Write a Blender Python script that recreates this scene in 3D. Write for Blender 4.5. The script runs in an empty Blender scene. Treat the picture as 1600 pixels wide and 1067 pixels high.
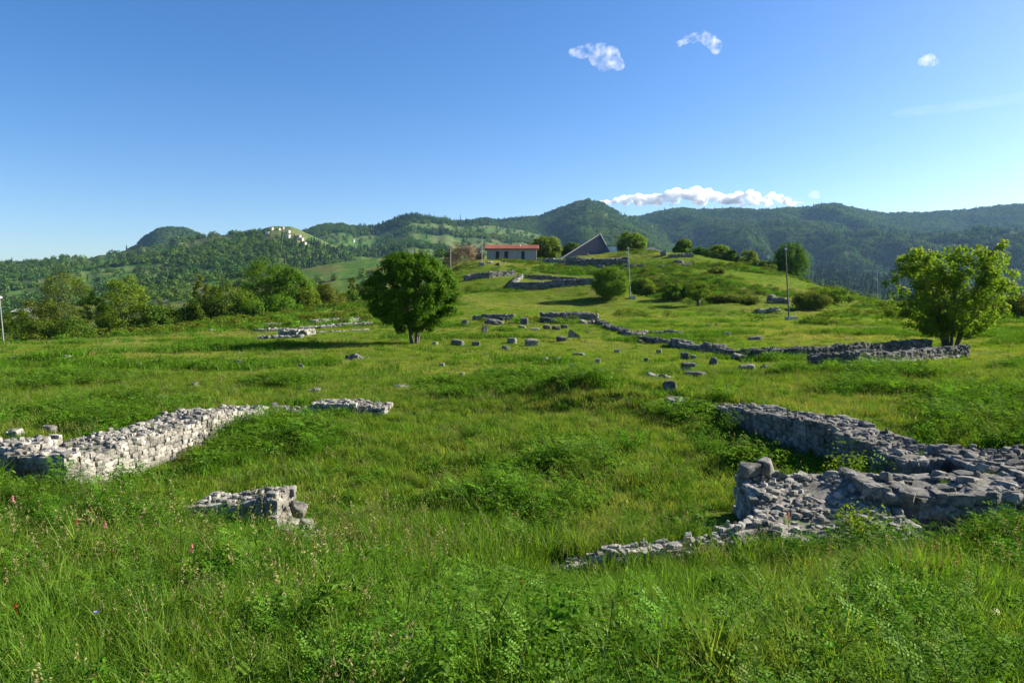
import bpy, math, random
import numpy as np
from math import radians, sin, cos, pi
RNG = np.random.default_rng(7)
C = bpy.context.scene.collection
F, CX, CY, HROW, EYE = 1100.0, 800.0, 533.5, 455.0, 3.0
PITCH = math.atan((CY - HROW) / F)
SUN_EL, SUN_AZ = 27.0, 18.0            # azimuth measured from +X towards +Y

# ------------------------------------------------------------------ noise
def _h(ix, iy, s):
    n = (ix.astype(np.int64) * 374761393 + iy.astype(np.int64) * 668265263 + s * 1442695041) & 0xffffffff
    n = ((n ^ (n >> 13)) * 1274126177) & 0xffffffff
    return ((n ^ (n >> 16)) & 0xffff) / 65535.0
def vnoise(x, y, s=0):
    x = np.asarray(x, float); y = np.asarray(y, float)
    ix = np.floor(x); iy = np.floor(y); fx = x - ix; fy = y - iy
    fx = fx * fx * (3 - 2 * fx); fy = fy * fy * (3 - 2 * fy)
    a = _h(ix, iy, s); b = _h(ix + 1, iy, s); c = _h(ix, iy + 1, s); d = _h(ix + 1, iy + 1, s)
    return (a * (1 - fx) + b * fx) * (1 - fy) + (c * (1 - fx) + d * fx) * fy
def fbm(x, y, s=0, o=4):
    t = 0; a = .5; n = 0
    for k in range(o):
        t = t + a * vnoise(x * 2 ** k + 17.3 * k, y * 2 ** k - 9.1 * k, s + k); n += a; a *= .5
    return t / n
def sstep(a, b, x):
    t = np.clip((np.asarray(x, float) - a) / (b - a), 0, 1); return t * t * (3 - 2 * t)
def unit(v):
    return v / np.maximum(np.linalg.norm(v, axis=-1, keepdims=True), 1e-9)

# ------------------------------------------------------------------ picking on the photograph's rays
def ray(px, row):
    u = (px - CX) / F; v = (CY - row) / F
    return np.array([u, cos(PITCH) + v * sin(PITCH), -sin(PITCH) + v * cos(PITCH)])
def at(px, row, d):
    r = ray(px, row); return np.array([0, 0, EYE]) + r * (d / r[1])

# ------------------------------------------------------------------ terrain
ctrl = []
def W(*pts): ctrl.extend(pts)
def P(*pts):
    for px, row, d in pts: ctrl.append(tuple(at(px, row, d)))
for x in (-6, -3, -1, 1, 3, 6):
    W((x, -3, 1.35), (x, 0, 1.3), (x, 2, 1.15), (x, 3.4, .92))
W((-4, 5, .55), (-1.5, 5, .5), (0, 5, .46), (1.5, 5, .46), (4, 5, .5), (-3, 7, .18), (-1.2, 7, .02), (1, 6.8, -.02), (3, 7, .05), (5, 7.2, .0), (7.5, 7, .1))
W((-6, 6.5, .4), (-5, 8.5, .22), (-3.8, 8.2, .12), (-9, 8, .35), (-9, 12, .28), (-12, 14, .28), (-8, 15, .22), (-8, 18, .15), (-4, 18.5, .08), (0, 19, .12), (3.5, 18.6, .35),
  (1.4, 18.6, .3), (5.2, 18, .28), (7, 13, .42), (8, 11, .42), (9.5, 13, .5), (8, 16, .4), (12, 18, .5), (10, 8, .2), (14, 13, .6), (0, 8, -.1), (2, 8, -.1), (5.5, 8.1, -.05), (-2, 8, -.05))
W((0, 23, .1), (-6, 23, .08), (-14, 23, .08), (6, 23, .2), (14, 24, .35), (0, 30, .1), (-9, 30, .05), (-20, 30, .0), (9, 30, .02), (21, 30, .1), (0, 45, .1), (12, 45, .1), (28, 45, .15), (-10, 48, .05))
P((0, 543, 42), (0, 541, 60), (100, 535, 64), (200, 525, 70), (300, 510, 76), (420, 497, 88), (520, 484, 98), (560, 476, 104), (320, 530, 50), (500, 510, 62), (500, 498, 75))
W((-50, 90, -6), (-70, 130, -11), (-30, 125, -4), (-90, 200, -16), (-30, 190, -8), (-60, 60, -2.6), (-80, 80, -6), (-18, 150, 1.5), (-12, 200, 0))
P((640, 500, 70), (800, 500, 65), (950, 500, 66), (760, 470, 96), (870, 470, 99), (1100, 480, 95), (985, 467, 113), (926, 444, 109), (870, 448, 109.5), (799, 454, 110), (760, 436, 121), (1000, 430, 126), (1100, 440, 115), (1180, 450, 112),
  (1200, 473, 100), (1280, 476, 102), (1230, 500, 75), (1400, 500, 72), (1600, 503, 70), (1600, 482, 120), (1450, 480, 120), (1400, 473, 165), (1600, 474, 170))
P((720, 412, 142), (780, 412, 150), (840, 411, 154), (900, 409, 150), (950, 404, 152), (1010, 393, 158), (1070, 398, 150), (1150, 411, 145), (1220, 430, 136), (1290, 456, 126), (1330, 467, 124), (1100, 415, 138), (950, 418, 140), (830, 425, 132))
W((-12, 165, 8.6), (0, 175, 9.4), (12, 172, 10.6), (28, 175, 10.5), (45, 165, 7), (60, 150, 3), (30, 210, 4), (0, 215, 4.5), (75, 160, 0), (100, 230, -4), (140, 170, -1), (130, 100, 1.2), (90, 60, .6), (60, 30, .5), (-60, 30, .2), (-40, 10, .5), (40, 8, .6), (0, -40, 1.3), (-60, -40, 1), (60, -40, 1))
ctrl = np.array(ctrl)
S = 50.0
def _k(r2): return np.where(r2 > 1e-12, .5 * r2 * np.log(np.maximum(r2, 1e-12)), 0)
def _solve():
    p = ctrl[:, :2] / S; n = len(p)
    K = _k(((p[:, None] - p[None]) ** 2).sum(-1)) + np.eye(n) * 2e-5
    Q = np.c_[np.ones(n), p]
    A = np.block([[K, Q], [Q.T, np.zeros((3, 3))]])
    return np.linalg.solve(A, np.r_[ctrl[:, 2], np.zeros(3)])
WT = _solve()
VALLEY = -22.0
def room_mask(x, y):
    xr = 4.75 + (16.4 - y) / 6.4 * 1.15
    xl = -6.47 + (y - 10.2) / 6.2 * .75
    m = sstep(xl - .5, xl - .1, x) * (1 - sstep(xr - .05, xr + .4, x)) * sstep(8.35, 9.0, y) * (1 - sstep(16.9, 17.6, y)) * np.maximum(sstep(-5.2, -4.2, x), sstep(9.6, 10.6, y))
    return m
def ground(x, y, fine=True):
    x = np.atleast_1d(np.asarray(x, float)); y = np.atleast_1d(np.asarray(y, float))
    sh = x.shape; xf = x.ravel(); yf = y.ravel(); out = np.zeros(len(xf)); p = ctrl[:, :2] / S
    for i in range(0, len(xf), 20000):
        q = np.c_[xf[i:i + 20000], yf[i:i + 20000]] / S
        out[i:i + 20000] = _k(((q[:, None] - p[None]) ** 2).sum(-1)) @ WT[:-3] + WT[-3] + q @ WT[-2:]
    r = np.hypot(xf, yf)
    w = sstep(190, 330, r)
    out = np.clip(out, -25, 14)
    if fine:
        amp = sstep(3, 14, r) * .5 + .5
        out = out + amp * (.16 * (fbm(xf * .22, yf * .22, 3) - .5) + .05 * (fbm(xf * .9, yf * .9, 5, 3) - .5))
        out = out + sstep(40, 110, r) * (.9 * (fbm(xf * .09, yf * .09, 9) - .5) + .35 * (fbm(xf * .3, yf * .3, 11) - .5))
        hx = np.exp(-((xf + 0) / 13) ** 2 - ((yf - 152) / 14) ** 2); out = out - hx * .35
        # grassy mounds and hummocks in the field
        for px, d, rx, ry, h in MOUNDS:
            mx = (px - CX) / F * d
            out = out + h * np.exp(-((xf - mx) / rx) ** 2 - ((yf - d) / ry) ** 2)
    m = room_mask(xf, yf)
    fl = -.12 + .1 * sstep(10, 17, yf) + .08 * (fbm(xf * .6, yf * .6, 21, 3) - .5)
    out = out * (1 - m) + fl * m
    out = out * (1 - w) + (VALLEY + 3 * (fbm(xf * .01, yf * .01, 31) - .5)) * w
    return out.reshape(sh)
MOUNDS = [(1133, 90, 3.2, 1.6, 1.1), (1207, 88, 3.0, 1.5, .75), (1320, 62, 2.6, 1.1, .55), (1285, 66, 2.0, .9, .4), (1345, 58, 1.5, .8, .4), (120, 29, 3.2, .7, .22), (240, 29.5, 2.5, .6, .2), (930, 18.6, 2.2, .6, .22), (1060, 100, 4, 2, .5)]
def gz(x, y): return float(ground(x, y)[0])
def gp(px, row, dmax=230.0):
    d = np.exp(np.linspace(math.log(2.5), math.log(dmax), 2600)); r = ray(px, row)
    x = r[0] / r[1] * d; z = EYE + r[2] / r[1] * d; g = ground(x, d)
    below = np.nonzero(z <= g)[0]
    if len(below) == 0: i = int(np.argmin(z - g))
    else: i = below[0]
    return np.array([x[i], d[i], g[i]])
def on(px, d):                      # a point of the ground at a known distance
    x = (px - CX) / F * d; return np.array([x, d, gz(x, d)])

# ------------------------------------------------------------------ mesh helpers
def mk(name, V, faces, mats, parent=None, midx=None, smooth=False, loc=None, link=True):
    """faces: list of int arrays (n,k); midx: list of material index per array (scalar or array)"""
    V = np.asarray(V, np.float32); me = bpy.data.meshes.new(name)
    if isinstance(faces, np.ndarray): faces = [faces]
    faces = [np.asarray(f, np.int32) for f in faces if len(f)]
    nl = sum(f.size for f in faces); nf = sum(len(f) for f in faces)
    me.vertices.add(len(V)); me.vertices.foreach_set('co', V.ravel())
    me.loops.add(nl); me.loops.foreach_set('vertex_index', np.concatenate([f.ravel() for f in faces]))
    tot = np.concatenate([np.full(len(f), f.shape[1], np.int32) for f in faces])
    st = np.r_[0, np.cumsum(tot)[:-1]].astype(np.int32)
    me.polygons.add(nf); me.polygons.foreach_set('loop_start', st)
    if midx is not None:
        mi = np.concatenate([np.broadcast_to(np.asarray(m, np.int32), len(f)) for m, f in zip(midx, faces)])
        me.polygons.foreach_set('material_index', mi.astype(np.int32))
    me.update(calc_edges=True); me.validate()
    me.polygons.foreach_set('use_smooth', np.full(len(me.polygons), bool(smooth)))
    for m in (mats if isinstance(mats, (list, tuple)) else [mats]): me.materials.append(m)
    o = bpy.data.objects.new(name, me)
    if link: C.objects.link(o)
    if parent is not None: o.parent = parent
    if loc is not None: o.location = loc
    return o
def tag(o, label, cat, group=None):
    o['label'] = label; o['category'] = cat; o['kind'] = 'thing'
    if group: o['group'] = group
    return o
def setting(o, kind='structure', label=None):
    o['kind'] = kind
    if label: o['label'] = label
    return o
def thing(name, label, cat, loc, rz=0, group=None):
    o = bpy.data.objects.new(name, None); C.objects.link(o); o.location = loc; o.rotation_euler = (0, 0, rz)
    o.empty_display_size = .3
    return tag(o, label, cat, group)
class MB:
    def __init__(s): s.V = []; s.F3 = []; s.F4 = []; s.m3 = []; s.m4 = []; s.n = 0
    def add(s, V, F, m=0):
        V = np.asarray(V, float); F = np.asarray(F, np.int64)
        if len(F) == 0: return
        (s.F3 if F.shape[1] == 3 else s.F4).append(F + s.n); (s.m3 if F.shape[1] == 3 else s.m4).append(np.full(len(F), m))
        s.V.append(V); s.n += len(V)
    def box(s, c, h, rz=0, m=0, taper=1.0, lean=(0, 0)):
        B = np.array([[-1, -1, -1], [1, -1, -1], [1, 1, -1], [-1, 1, -1], [-1, -1, 1], [1, -1, 1], [1, 1, 1], [-1, 1, 1]], float)
        B = B * np.array(h); B[4:, :2] *= taper; B[4:, 0] += lean[0]; B[4:, 1] += lean[1]
        R = np.array([[cos(rz), sin(rz), 0], [-sin(rz), cos(rz), 0], [0, 0, 1]])
        s.add(B @ R + np.array(c), [[0, 3, 2, 1], [4, 5, 6, 7], [0, 1, 5, 4], [1, 2, 6, 5], [2, 3, 7, 6], [3, 0, 4, 7]], m)
    def tube(s, pts, rad, sides=6, m=0, cap=True):
        pts = np.asarray(pts, float); n = len(pts); rad = np.broadcast_to(rad, n)
        t = unit(np.gradient(pts, axis=0)); ref = np.where(np.abs(t[:, 2:3]) > .9, [[1., 0, 0]], [[0, 0, 1.]])
        a = unit(np.cross(t, ref)); b = np.cross(t, a); th = np.arange(sides) * 2 * pi / sides
        V = (pts[:, None] + rad[:, None, None] * (np.cos(th)[None, :, None] * a[:, None] + np.sin(th)[None, :, None] * b[:, None])).reshape(-1, 3)
        i = np.arange(n - 1)[:, None] * sides; j = np.arange(sides)[None]; k = (j + 1) % sides
        s.add(V, np.stack([i + j, i + k, i + sides + k, i + sides + j], -1).reshape(-1, 4), m)
        if cap:
            e = np.array([pts[-1] + t[-1] * rad[-1] * .3]); base = (n - 1) * sides
            s.add(np.r_[V[base:], e], [[q, (q + 1) % sides, sides] for q in range(sides)], m)
    def build(s, name, mats, parent=None, smooth=False, loc=None, link=True):
        fs = []; ms = []
        if s.F3: fs.append(np.concatenate(s.F3)); ms.append(np.concatenate(s.m3))
        if s.F4: fs.append(np.concatenate(s.F4)); ms.append(np.concatenate(s.m4))
        return mk(name, np.concatenate(s.V), fs, mats, parent, ms, smooth, loc, link)

# ------------------------------------------------------------------ materials
class NT:
    def __init__(s, name):
        s.m = bpy.data.materials.new(name); s.m.use_nodes = True; s.t = s.m.node_tree; s.t.nodes.clear()
        s.out = s.n('ShaderNodeOutputMaterial')
    def n(s, typ, **kw):
        nd = s.t.nodes.new(typ)
        for k, v in kw.items():
            if k.startswith('i_'): nd.inputs[k[2:].replace('_', ' ')].default_value = v
            else: setattr(nd, k, v)
        return nd
    def l(s, a, b): s.t.links.new(a, b)
    def ramp(s, src, stops, interp='LINEAR'):
        r = s.n('ShaderNodeValToRGB'); e = r.color_ramp.elements; r.color_ramp.interpolation = interp
        while len(e) < len(stops): e.new(.5)
        for q, (p, c) in zip(e, stops):
            q.position = p; q.color = (c, c, c, 1) if not hasattr(c, '__len__') else (*c, 1)
        s.l(src, r.inputs[0]); return r.outputs[0]
    def noise(s, vec, scale, detail=4, rough=.55, dist=0):
        n = s.n('ShaderNodeTexNoise', i_Scale=scale, i_Detail=detail, i_Roughness=rough, i_Distortion=dist); s.l(vec, n.inputs['Vector']); return n.outputs[0]
    def mix(s, fac, a, b, mode='MIX'):
        m = s.n('ShaderNodeMix', data_type='RGBA', blend_type=mode)
        for sock, v in ((m.inputs[0], fac), (m.inputs[6], a), (m.inputs[7], b)):
            if isinstance(v, bpy.types.NodeSocket): s.l(v, sock)
            elif hasattr(v, '__len__'): sock.default_value = (*v, 1)
            else: sock.default_value = v
        return m.outputs[2]
def leafmat(name, a, b, dry=None, dry_at=(.5, .68), trans=.35, locscale=.12, gloss=.02, var=(.7, 1.25), tcol=1.5, up=0.0):
    k = NT(name); g = k.n('ShaderNodeNewGeometry'); oi = k.n('ShaderNodeObjectInfo')
    c = k.mix(g.outputs['Random Per Island'], a, b)
    if dry is not None:
        nz = k.noise(oi.outputs['Location'], locscale, 3, .6)
        c = k.mix(k.ramp(nz, [(dry_at[0], 0), (dry_at[1], 1)]), c, dry)
    br = k.n('ShaderNodeMapRange', i_To_Min=var[0], i_To_Max=var[1]); k.l(oi.outputs['Random'], br.inputs[0])
    hs = k.n('ShaderNodeHueSaturation'); k.l(c, hs.inputs['Color']); k.l(br.outputs[0], hs.inputs['Value'])
    hr = k.n('ShaderNodeMapRange', i_To_Min=.485, i_To_Max=.512)
    k.l(oi.outputs['Random'], hr.inputs[0]); k.l(hr.outputs[0], hs.inputs['Hue']); c = hs.outputs[0]
    d = k.n('ShaderNodeBsdfDiffuse'); k.l(c, d.inputs[0])
    if up:                                   # blades stand in a sward: soften the facing of single blades
        vm = k.n('ShaderNodeMix', data_type='VECTOR'); vm.inputs[0].default_value = up; k.l(g.outputs['Normal'], vm.inputs[4]); vm.inputs[5].default_value = (0, 0, 1)
        vn = k.n('ShaderNodeVectorMath', operation='NORMALIZE'); k.l(vm.outputs[1], vn.inputs[0]); k.l(vn.outputs[0], d.inputs['Normal'])
    t = k.n('ShaderNodeBsdfTranslucent'); k.l(k.mix(1.0, c, (tcol, tcol * 1.02, .45 * tcol), 'MULTIPLY'), t.inputs[0])
    m = k.n('ShaderNodeMixShader'); m.inputs[0].default_value = trans; k.l(d.outputs[0], m.inputs[1]); k.l(t.outputs[0], m.inputs[2])
    gl = k.n('ShaderNodeBsdfGlossy', i_Roughness=.55); gl.inputs[0].default_value = (.55, .68, .34, 1)
    m2 = k.n('ShaderNodeMixShader'); m2.inputs[0].default_value = gloss; k.l(m.outputs[0], m2.inputs[1]); k.l(gl.outputs[0], m2.inputs[2])
    k.l(m2.outputs[0], k.out.inputs[0]); return k.m
def plain(name, col, rough=.7, nscale=6, var=.25, bump=.2, metal=0):
    k = NT(name); tc = k.n('ShaderNodeTexCoord'); b = k.n('ShaderNodeBsdfPrincipled', i_Roughness=rough, i_Metallic=metal)
    nz = k.noise(tc.outputs['Object'], nscale, 5, .6)
    lo = tuple(v * (1 - var) for v in col); hi = tuple(min(1, v * (1 + var)) for v in col)
    k.l(k.ramp(nz, [(.3, lo), (.7, hi)]), b.inputs['Base Color'])
    bp = k.n('ShaderNodeBump', i_Strength=bump, i_Distance=.02); k.l(nz, bp.inputs['Height']); k.l(bp.outputs[0], b.inputs['Normal'])
    k.l(b.outputs[0], k.out.inputs[0]); return k.m
def stonemat(name, lo, hi, lichen=.6, sc=1.0, bump=.6):
    k = NT(name); g = k.n('ShaderNodeNewGeometry'); p = g.outputs['Position']
    b = k.n('ShaderNodeBsdfPrincipled', i_Roughness=.95); b.inputs['Specular IOR Level'].default_value = .12
    c = k.mix(g.outputs['Random Per Island'], lo, hi)
    c = k.mix(k.ramp(k.noise(p, 9 * sc, 6, .7), [(.38, .55), (.6, 1.12)]), (0, 0, 0), c, 'MULTIPLY') if False else c
    n1 = k.noise(p, 8 * sc, 8, .75)
    c = k.mix(1.0, c, k.ramp(n1, [(.30, .35), (.48, .9), (.70, 1.25)]), 'MULTIPLY')
    n2 = k.noise(p, 4.2 * sc, 9, .78, .8)
    c = k.mix(k.ramp(n2, [(.49, 0), (.60, lichen)]), c, (.055, .058, .052))
    n5 = k.noise(p, 1.1 * sc, 6, .65, .5); c = k.mix(1.0, c, k.ramp(n5, [(.36, .55), (.52, 1.0), (.66, 1.12)]), 'MULTIPLY')
    n3 = k.noise(p, 2.1 * sc, 7, .72, .4)
    c = k.mix(k.ramp(n3, [(.60, 0), (.70, .45)]), c, (.20, .17, .09))
    k.l(c, b.inputs['Base Color'])
    h = k.noise(p, 26 * sc, 8, .7)
    bp = k.n('ShaderNodeBump', i_Strength=bump, i_Distance=.03 / sc); k.l(h, bp.inputs['Height']); k.l(bp.outputs[0], b.inputs['Normal'])
    k.l(b.outputs[0], k.out.inputs[0]); return k.m
M = {}
M['grass'] = leafmat('grass_blade', (.042, .112, .008), (.145, .230, .022), (.26, .23, .06), (.54, .74), .4, .16, .02, up=.5)
M['grass_far'] = leafmat('meadow_grass', (.095, .165, .014), (.210, .280, .032), (.33, .29, .08), (.47, .74), .36, .07, .01, (.8, 1.2), up=.6)
M['grass_dark'] = leafmat('rank_grass', (.036, .105, .004), (.078, .150, .008), None, (0, 1), .36, .1, .02, up=.4)
M['herb'] = leafmat('herb_leaf', (.028, .095, .005), (.110, .215, .014), None, (0, 1), .38, .1, .02, (.75, 1.25), up=.35)
M['straw'] = leafmat('dry_stalk', (.17, .15, .06), (.24, .20, .09), None, (0, 1), .25, .1, .04)
M['tree_a'] = leafmat('maple_leaf', (.028, .082, .004), (.090, .160, .008), None, (0, 1), .38, .1, .015, (1, 1))
M['tree_b'] = leafmat('ash_leaf', (.058, .130, .007), (.115, .190, .012), None, (0, 1), .33, .1, .015, (1, 1))
M['tree_e'] = leafmat('young_maple_leaf', (.066, .150, .010), (.130, .220, .020), None, (0, 1), .46, .1, .015, (1, 1))
M['herb_mid'] = leafmat('meadow_herb', (.058, .140, .009), (.115, .205, .016), None, (0, 1), .38, .1, .015, (.75, 1.25), up=.45)
M['tip'] = leafmat('young_leaf', (.15, .21, .03), (.24, .29, .07), None, (0, 1), .42, .1, .015, (1, 1))
M['tree_c'] = leafmat('poplar_leaf', (.085, .150, .007), (.140, .190, .013), None, (0, 1), .3, .1, .015, (1, 1))
M['tree_d'] = leafmat('dull_leaf', (.075, .105, .010), (.120, .140, .016), None, (0, 1), .3, .1, .015, (1, 1))
M['hedge'] = leafmat('hedge_leaf', (.036, .088, .006), (.085, .142, .010), None, (0, 1), .25, .1, .015, (1, 1))
M['lime'] = leafmat('bright_leaf', (.085, .15, .012), (.15, .20, .022), None, (0, 1), .4, .1, .015, (1, 1))
M['twig'] = leafmat('brown_twig', (.19, .135, .09), (.27, .20, .135), None, (0, 1), .15, .1, .015, (1, 1))
M['far_tree'] = leafmat('woodland_leaf', (.024, .072, .012), (.058, .120, .016), (.09, .145, .018), (.42, .66), .22, .006, .03, (.6, 1.35))
M['far_pine'] = leafmat('pine_needle', (.016, .040, .018), (.026, .055, .022), None, (0, 1), .15, .1, .03, (.7, 1.3))
M['bark'] = plain('bark', (.085, .068, .052), .95, 9, .45, .8)
M['stem'] = plain('green_stem', (.05, .10, .015), 1.0, 9, .3, .0)
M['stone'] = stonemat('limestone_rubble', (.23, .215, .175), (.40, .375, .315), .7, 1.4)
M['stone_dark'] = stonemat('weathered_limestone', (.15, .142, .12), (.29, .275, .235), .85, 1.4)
M['stone_far'] = stonemat('far_limestone', (.27, .26, .23), (.42, .40, .36), .7, .35)
M['stone_darkened'] = stonemat('darkened_limestone', (.085, .085, .07), (.19, .185, .155), .8, 1.4)  # sunken ruin's shade put into the base colour; curving walls just darker
M['mortar'] = stonemat('old_mortar', (.20, .185, .15), (.24, .225, .185), .7, 2.2, 1.0)
M['earth'] = plain('wall_earth', (.10, .085, .055), .95, 12, .4, .6)
M['metal'] = plain('galvanised_metal', (.30, .31, .32), .55, 20, .15, .05, .2)
M['grey_metal'] = plain('dull_grey_metal', (.19, .195, .20), .7, 20, .15, .05)
M['dark_metal'] = plain('dark_metal', (.07, .075, .08), .55, 20, .15, .05, .3)
M['concrete'] = plain('concrete', (.36, .35, .32), .9, 15, .25, .4)
M['white'] = plain('white_paint', (.78, .77, .74), .6, 8, .08, .1)
M['glass'] = plain('lamp_glass', (.82, .82, .80), .25, 8, .05, .02)

# ground: blended greens, yellowed and bare patches
def groundmat():
    k = NT('meadow_soil'); g = k.n('ShaderNodeNewGeometry'); p = g.outputs['Position']
    b = k.n('ShaderNodeBsdfPrincipled', i_Roughness=1.0); b.inputs['Specular IOR Level'].default_value = .03
    n1 = k.noise(p, .07, 3, .6); n2 = k.noise(p, .9, 6, .65); n3 = k.noise(p, 14, 4, .6); n4 = k.noise(p, .23, 5, .6)
    c = k.ramp(n2, [(.3, (.060, .110, .010)), (.55, (.105, .150, .014)), (.75, (.140, .170, .022))])
    c = k.mix(k.ramp(n1, [(.46, 0), (.70, .7)]), c, (.17, .155, .045))
    c = k.mix(k.ramp(n4, [(.62, 0), (.74, .5)]), c, (.15, .145, .04))
    c = k.mix(1.0, c, k.ramp(n3, [(.3, .62), (.7, 1.15)]), 'MULTIPLY')
    k.l(c, b.inputs['Base Color'])
    bp = k.n('ShaderNodeBump', i_Strength=.7, i_Distance=.08); k.l(n3, bp.inputs['Height']); k.l(bp.outputs[0], b.inputs['Normal'])
    k.l(b.outputs[0], k.out.inputs[0]); return k.m
M['ground'] = groundmat()
def hillmat(name, base, field, field2, sc, rocky=.4):
    k = NT(name); g = k.n('ShaderNodeNewGeometry'); p = g.outputs['Position']
    b = k.n('ShaderNodeBsdfPrincipled', i_Roughness=1.0); b.inputs['Specular IOR Level'].default_value = .03
    n1 = k.noise(p, sc, 3, .5, .4); n2 = k.noise(p, sc * 3.3, 5, .6); n3 = k.noise(p, sc * 20, 4, .65); n4 = k.noise(p, sc * 2.1, 6, .75, .8)
    c = k.mix(k.ramp(n1, [(.44, 0), (.5, 1)]), base, field)
    c = k.mix(k.ramp(n2, [(.50, 0), (.56, .9)]), c, field2)
    c = k.mix(k.ramp(n4, [(.62, 0), (.70, rocky)]), c, (.24, .23, .19))
    c = k.mix(1.0, c, k.ramp(n3, [(.3, .6), (.7, 1.2)]), 'MULTIPLY')
    k.l(c, b.inputs['Base Color']); k.l(b.outputs[0], k.out.inputs[0]); return k.m
M['hill_wood'] = hillmat('wooded_hill', (.040, .065, .020), (.055, .085, .024), (.07, .095, .03), .004, .1)
M['hill_open'] = hillmat('open_hill', (.070, .105, .024), (.062, .130, .024), (.115, .130, .045), .0045, .2)
M['hill_mead'] = hillmat('meadow_hill', (.10, .145, .028), (.075, .15, .028), (.15, .16, .045), .012, .25)
M['hill_far'] = plain('far_mountain', (.05, .075, .05), .95, .004, .3, .0)

# ------------------------------------------------------------------ ground sheet
def build_ground():
    a = [-pi + i * radians(6) for i in range(int(round((180 - 48) / 6)))]
    a = np.array([x for x in np.arange(-180, -48, 6)] + list(np.arange(-48, 48, .32)) + list(np.arange(48, 180, 6)))
    a = np.radians(a); na = len(a)
    r = [0.4]
    while r[-1] < 5000:
        q = r[-1]; r.append(q * (1.024 if q < 240 else 1.09))
    r = np.array(r); nr = len(r)
    R, A = np.meshgrid(r, a, indexing='ij'); X = R * np.sin(A); Y = R * np.cos(A)
    Z = ground(X, Y)
    V = np.c_[X.ravel(), Y.ravel(), Z.ravel()]
    i = np.arange(nr - 1)[:, None] * na; j = np.arange(na)[None]; k = (j + 1) % na
    Fq = np.stack([i + j, i + na + j, i + na + k, i + k], -1).reshape(-1, 4)
    V = np.r_[V, [[0, 0, gz(0, 0)]]]; c = len(V) - 1
    Ft = np.array([[q, (q + 1) % na, c] for q in range(na)])[:, ::-1]
    Fq = Fq[:, ::-1]
    o = mk('ground', V, [Fq, Ft], M['ground'], smooth=True); setting(o)
    me = o.data; me.calc_loop_triangles()
    if me.polygons[1000].normal.z < 0: me.flip_normals()
build_ground()

# ------------------------------------------------------------------ stones
def _cube(n):
    V = []; Fq = []; key = {}
    def vid(p):
        q = tuple(np.round(p, 5))
        if q not in key: key[q] = len(V); V.append(p)
        return key[q]
    lin = np.linspace(-1, 1, n + 1)
    for ax in range(3):
        for sg in (-1, 1):
            for i in range(n):
                for j in range(n):
                    c = []
                    for (u, v) in ((i, j), (i + 1, j), (i + 1, j + 1), (i, j + 1)):
                        p = np.zeros(3); p[ax] = sg; p[(ax + 1) % 3] = lin[u]; p[(ax + 2) % 3] = lin[v]; c.append(vid(p))
                    Fq.append(c if sg > 0 else c[::-1])
    return np.array(V), np.array(Fq)
CUBES = {n: _cube(n) for n in (2, 3, 4, 6)}
def rock(n, rng, power=5.0, rough=.16, chip=.25):
    V, Fq = CUBES[n]; p = V.copy()
    q = p / (np.abs(p) ** power).sum(1, keepdims=True) ** (1 / power)
    ph = rng.uniform(0, 6.28, (5, 3)); kk = rng.normal(0, 1.6, (5, 3))
    d = sum(np.sin(q @ kk[i] + ph[i, 0]) for i in range(5)) / 5
    q = q * (1 + rough * d[:, None]) + rng.normal(0, rough * .22, q.shape)
    for _ in range(2):                       # knocked-off corners
        nv = unit(rng.normal(0, 1, 3)[None])[0]; lim = 1.0 + chip * rng.uniform(-.4, .8)
        ex = np.maximum(q @ nv - lim, 0); q = q - ex[:, None] * nv
    return q, Fq
_r = np.random.default_rng(3)
ROCKS = {n: [rock(n, _r, _r.uniform(4.5, 9), .16, .6) for _ in range(28)] for n in (2, 3, 4, 6)}
BLOCK = {n: [rock(n, _r, _r.uniform(3.0, 4.6), .20, 1.0) for _ in range(18)] for n in (3, 4, 6)}
def euler(rx, ry, rz):
    cx, sx, cy, sy, cz, sz = cos(rx), sin(rx), cos(ry), sin(ry), cos(rz), sin(rz)
    return np.array([[cz, -sz, 0], [sz, cz, 0], [0, 0, 1]]) @ np.array([[cy, 0, sy], [0, 1, 0], [-sy, 0, cy]]) @ np.array([[1, 0, 0], [0, cx, -sx], [0, sx, cx]])
def put(mb, c, h, rot, rng, n=3, m=0, lib=None):
    V, Fq = (lib or ROCKS)[n][rng.integers(len((lib or ROCKS)[n]))]
    sg = rng.choice([-1, 1], 3); Fu = Fq if sg.prod() > 0 else Fq[:, ::-1]
    mb.add((V * sg * np.array(h)) @ euler(*rot).T + np.array(c), Fu, m)
WALL_ZONES = []; WALL_TOPS = []
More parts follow.
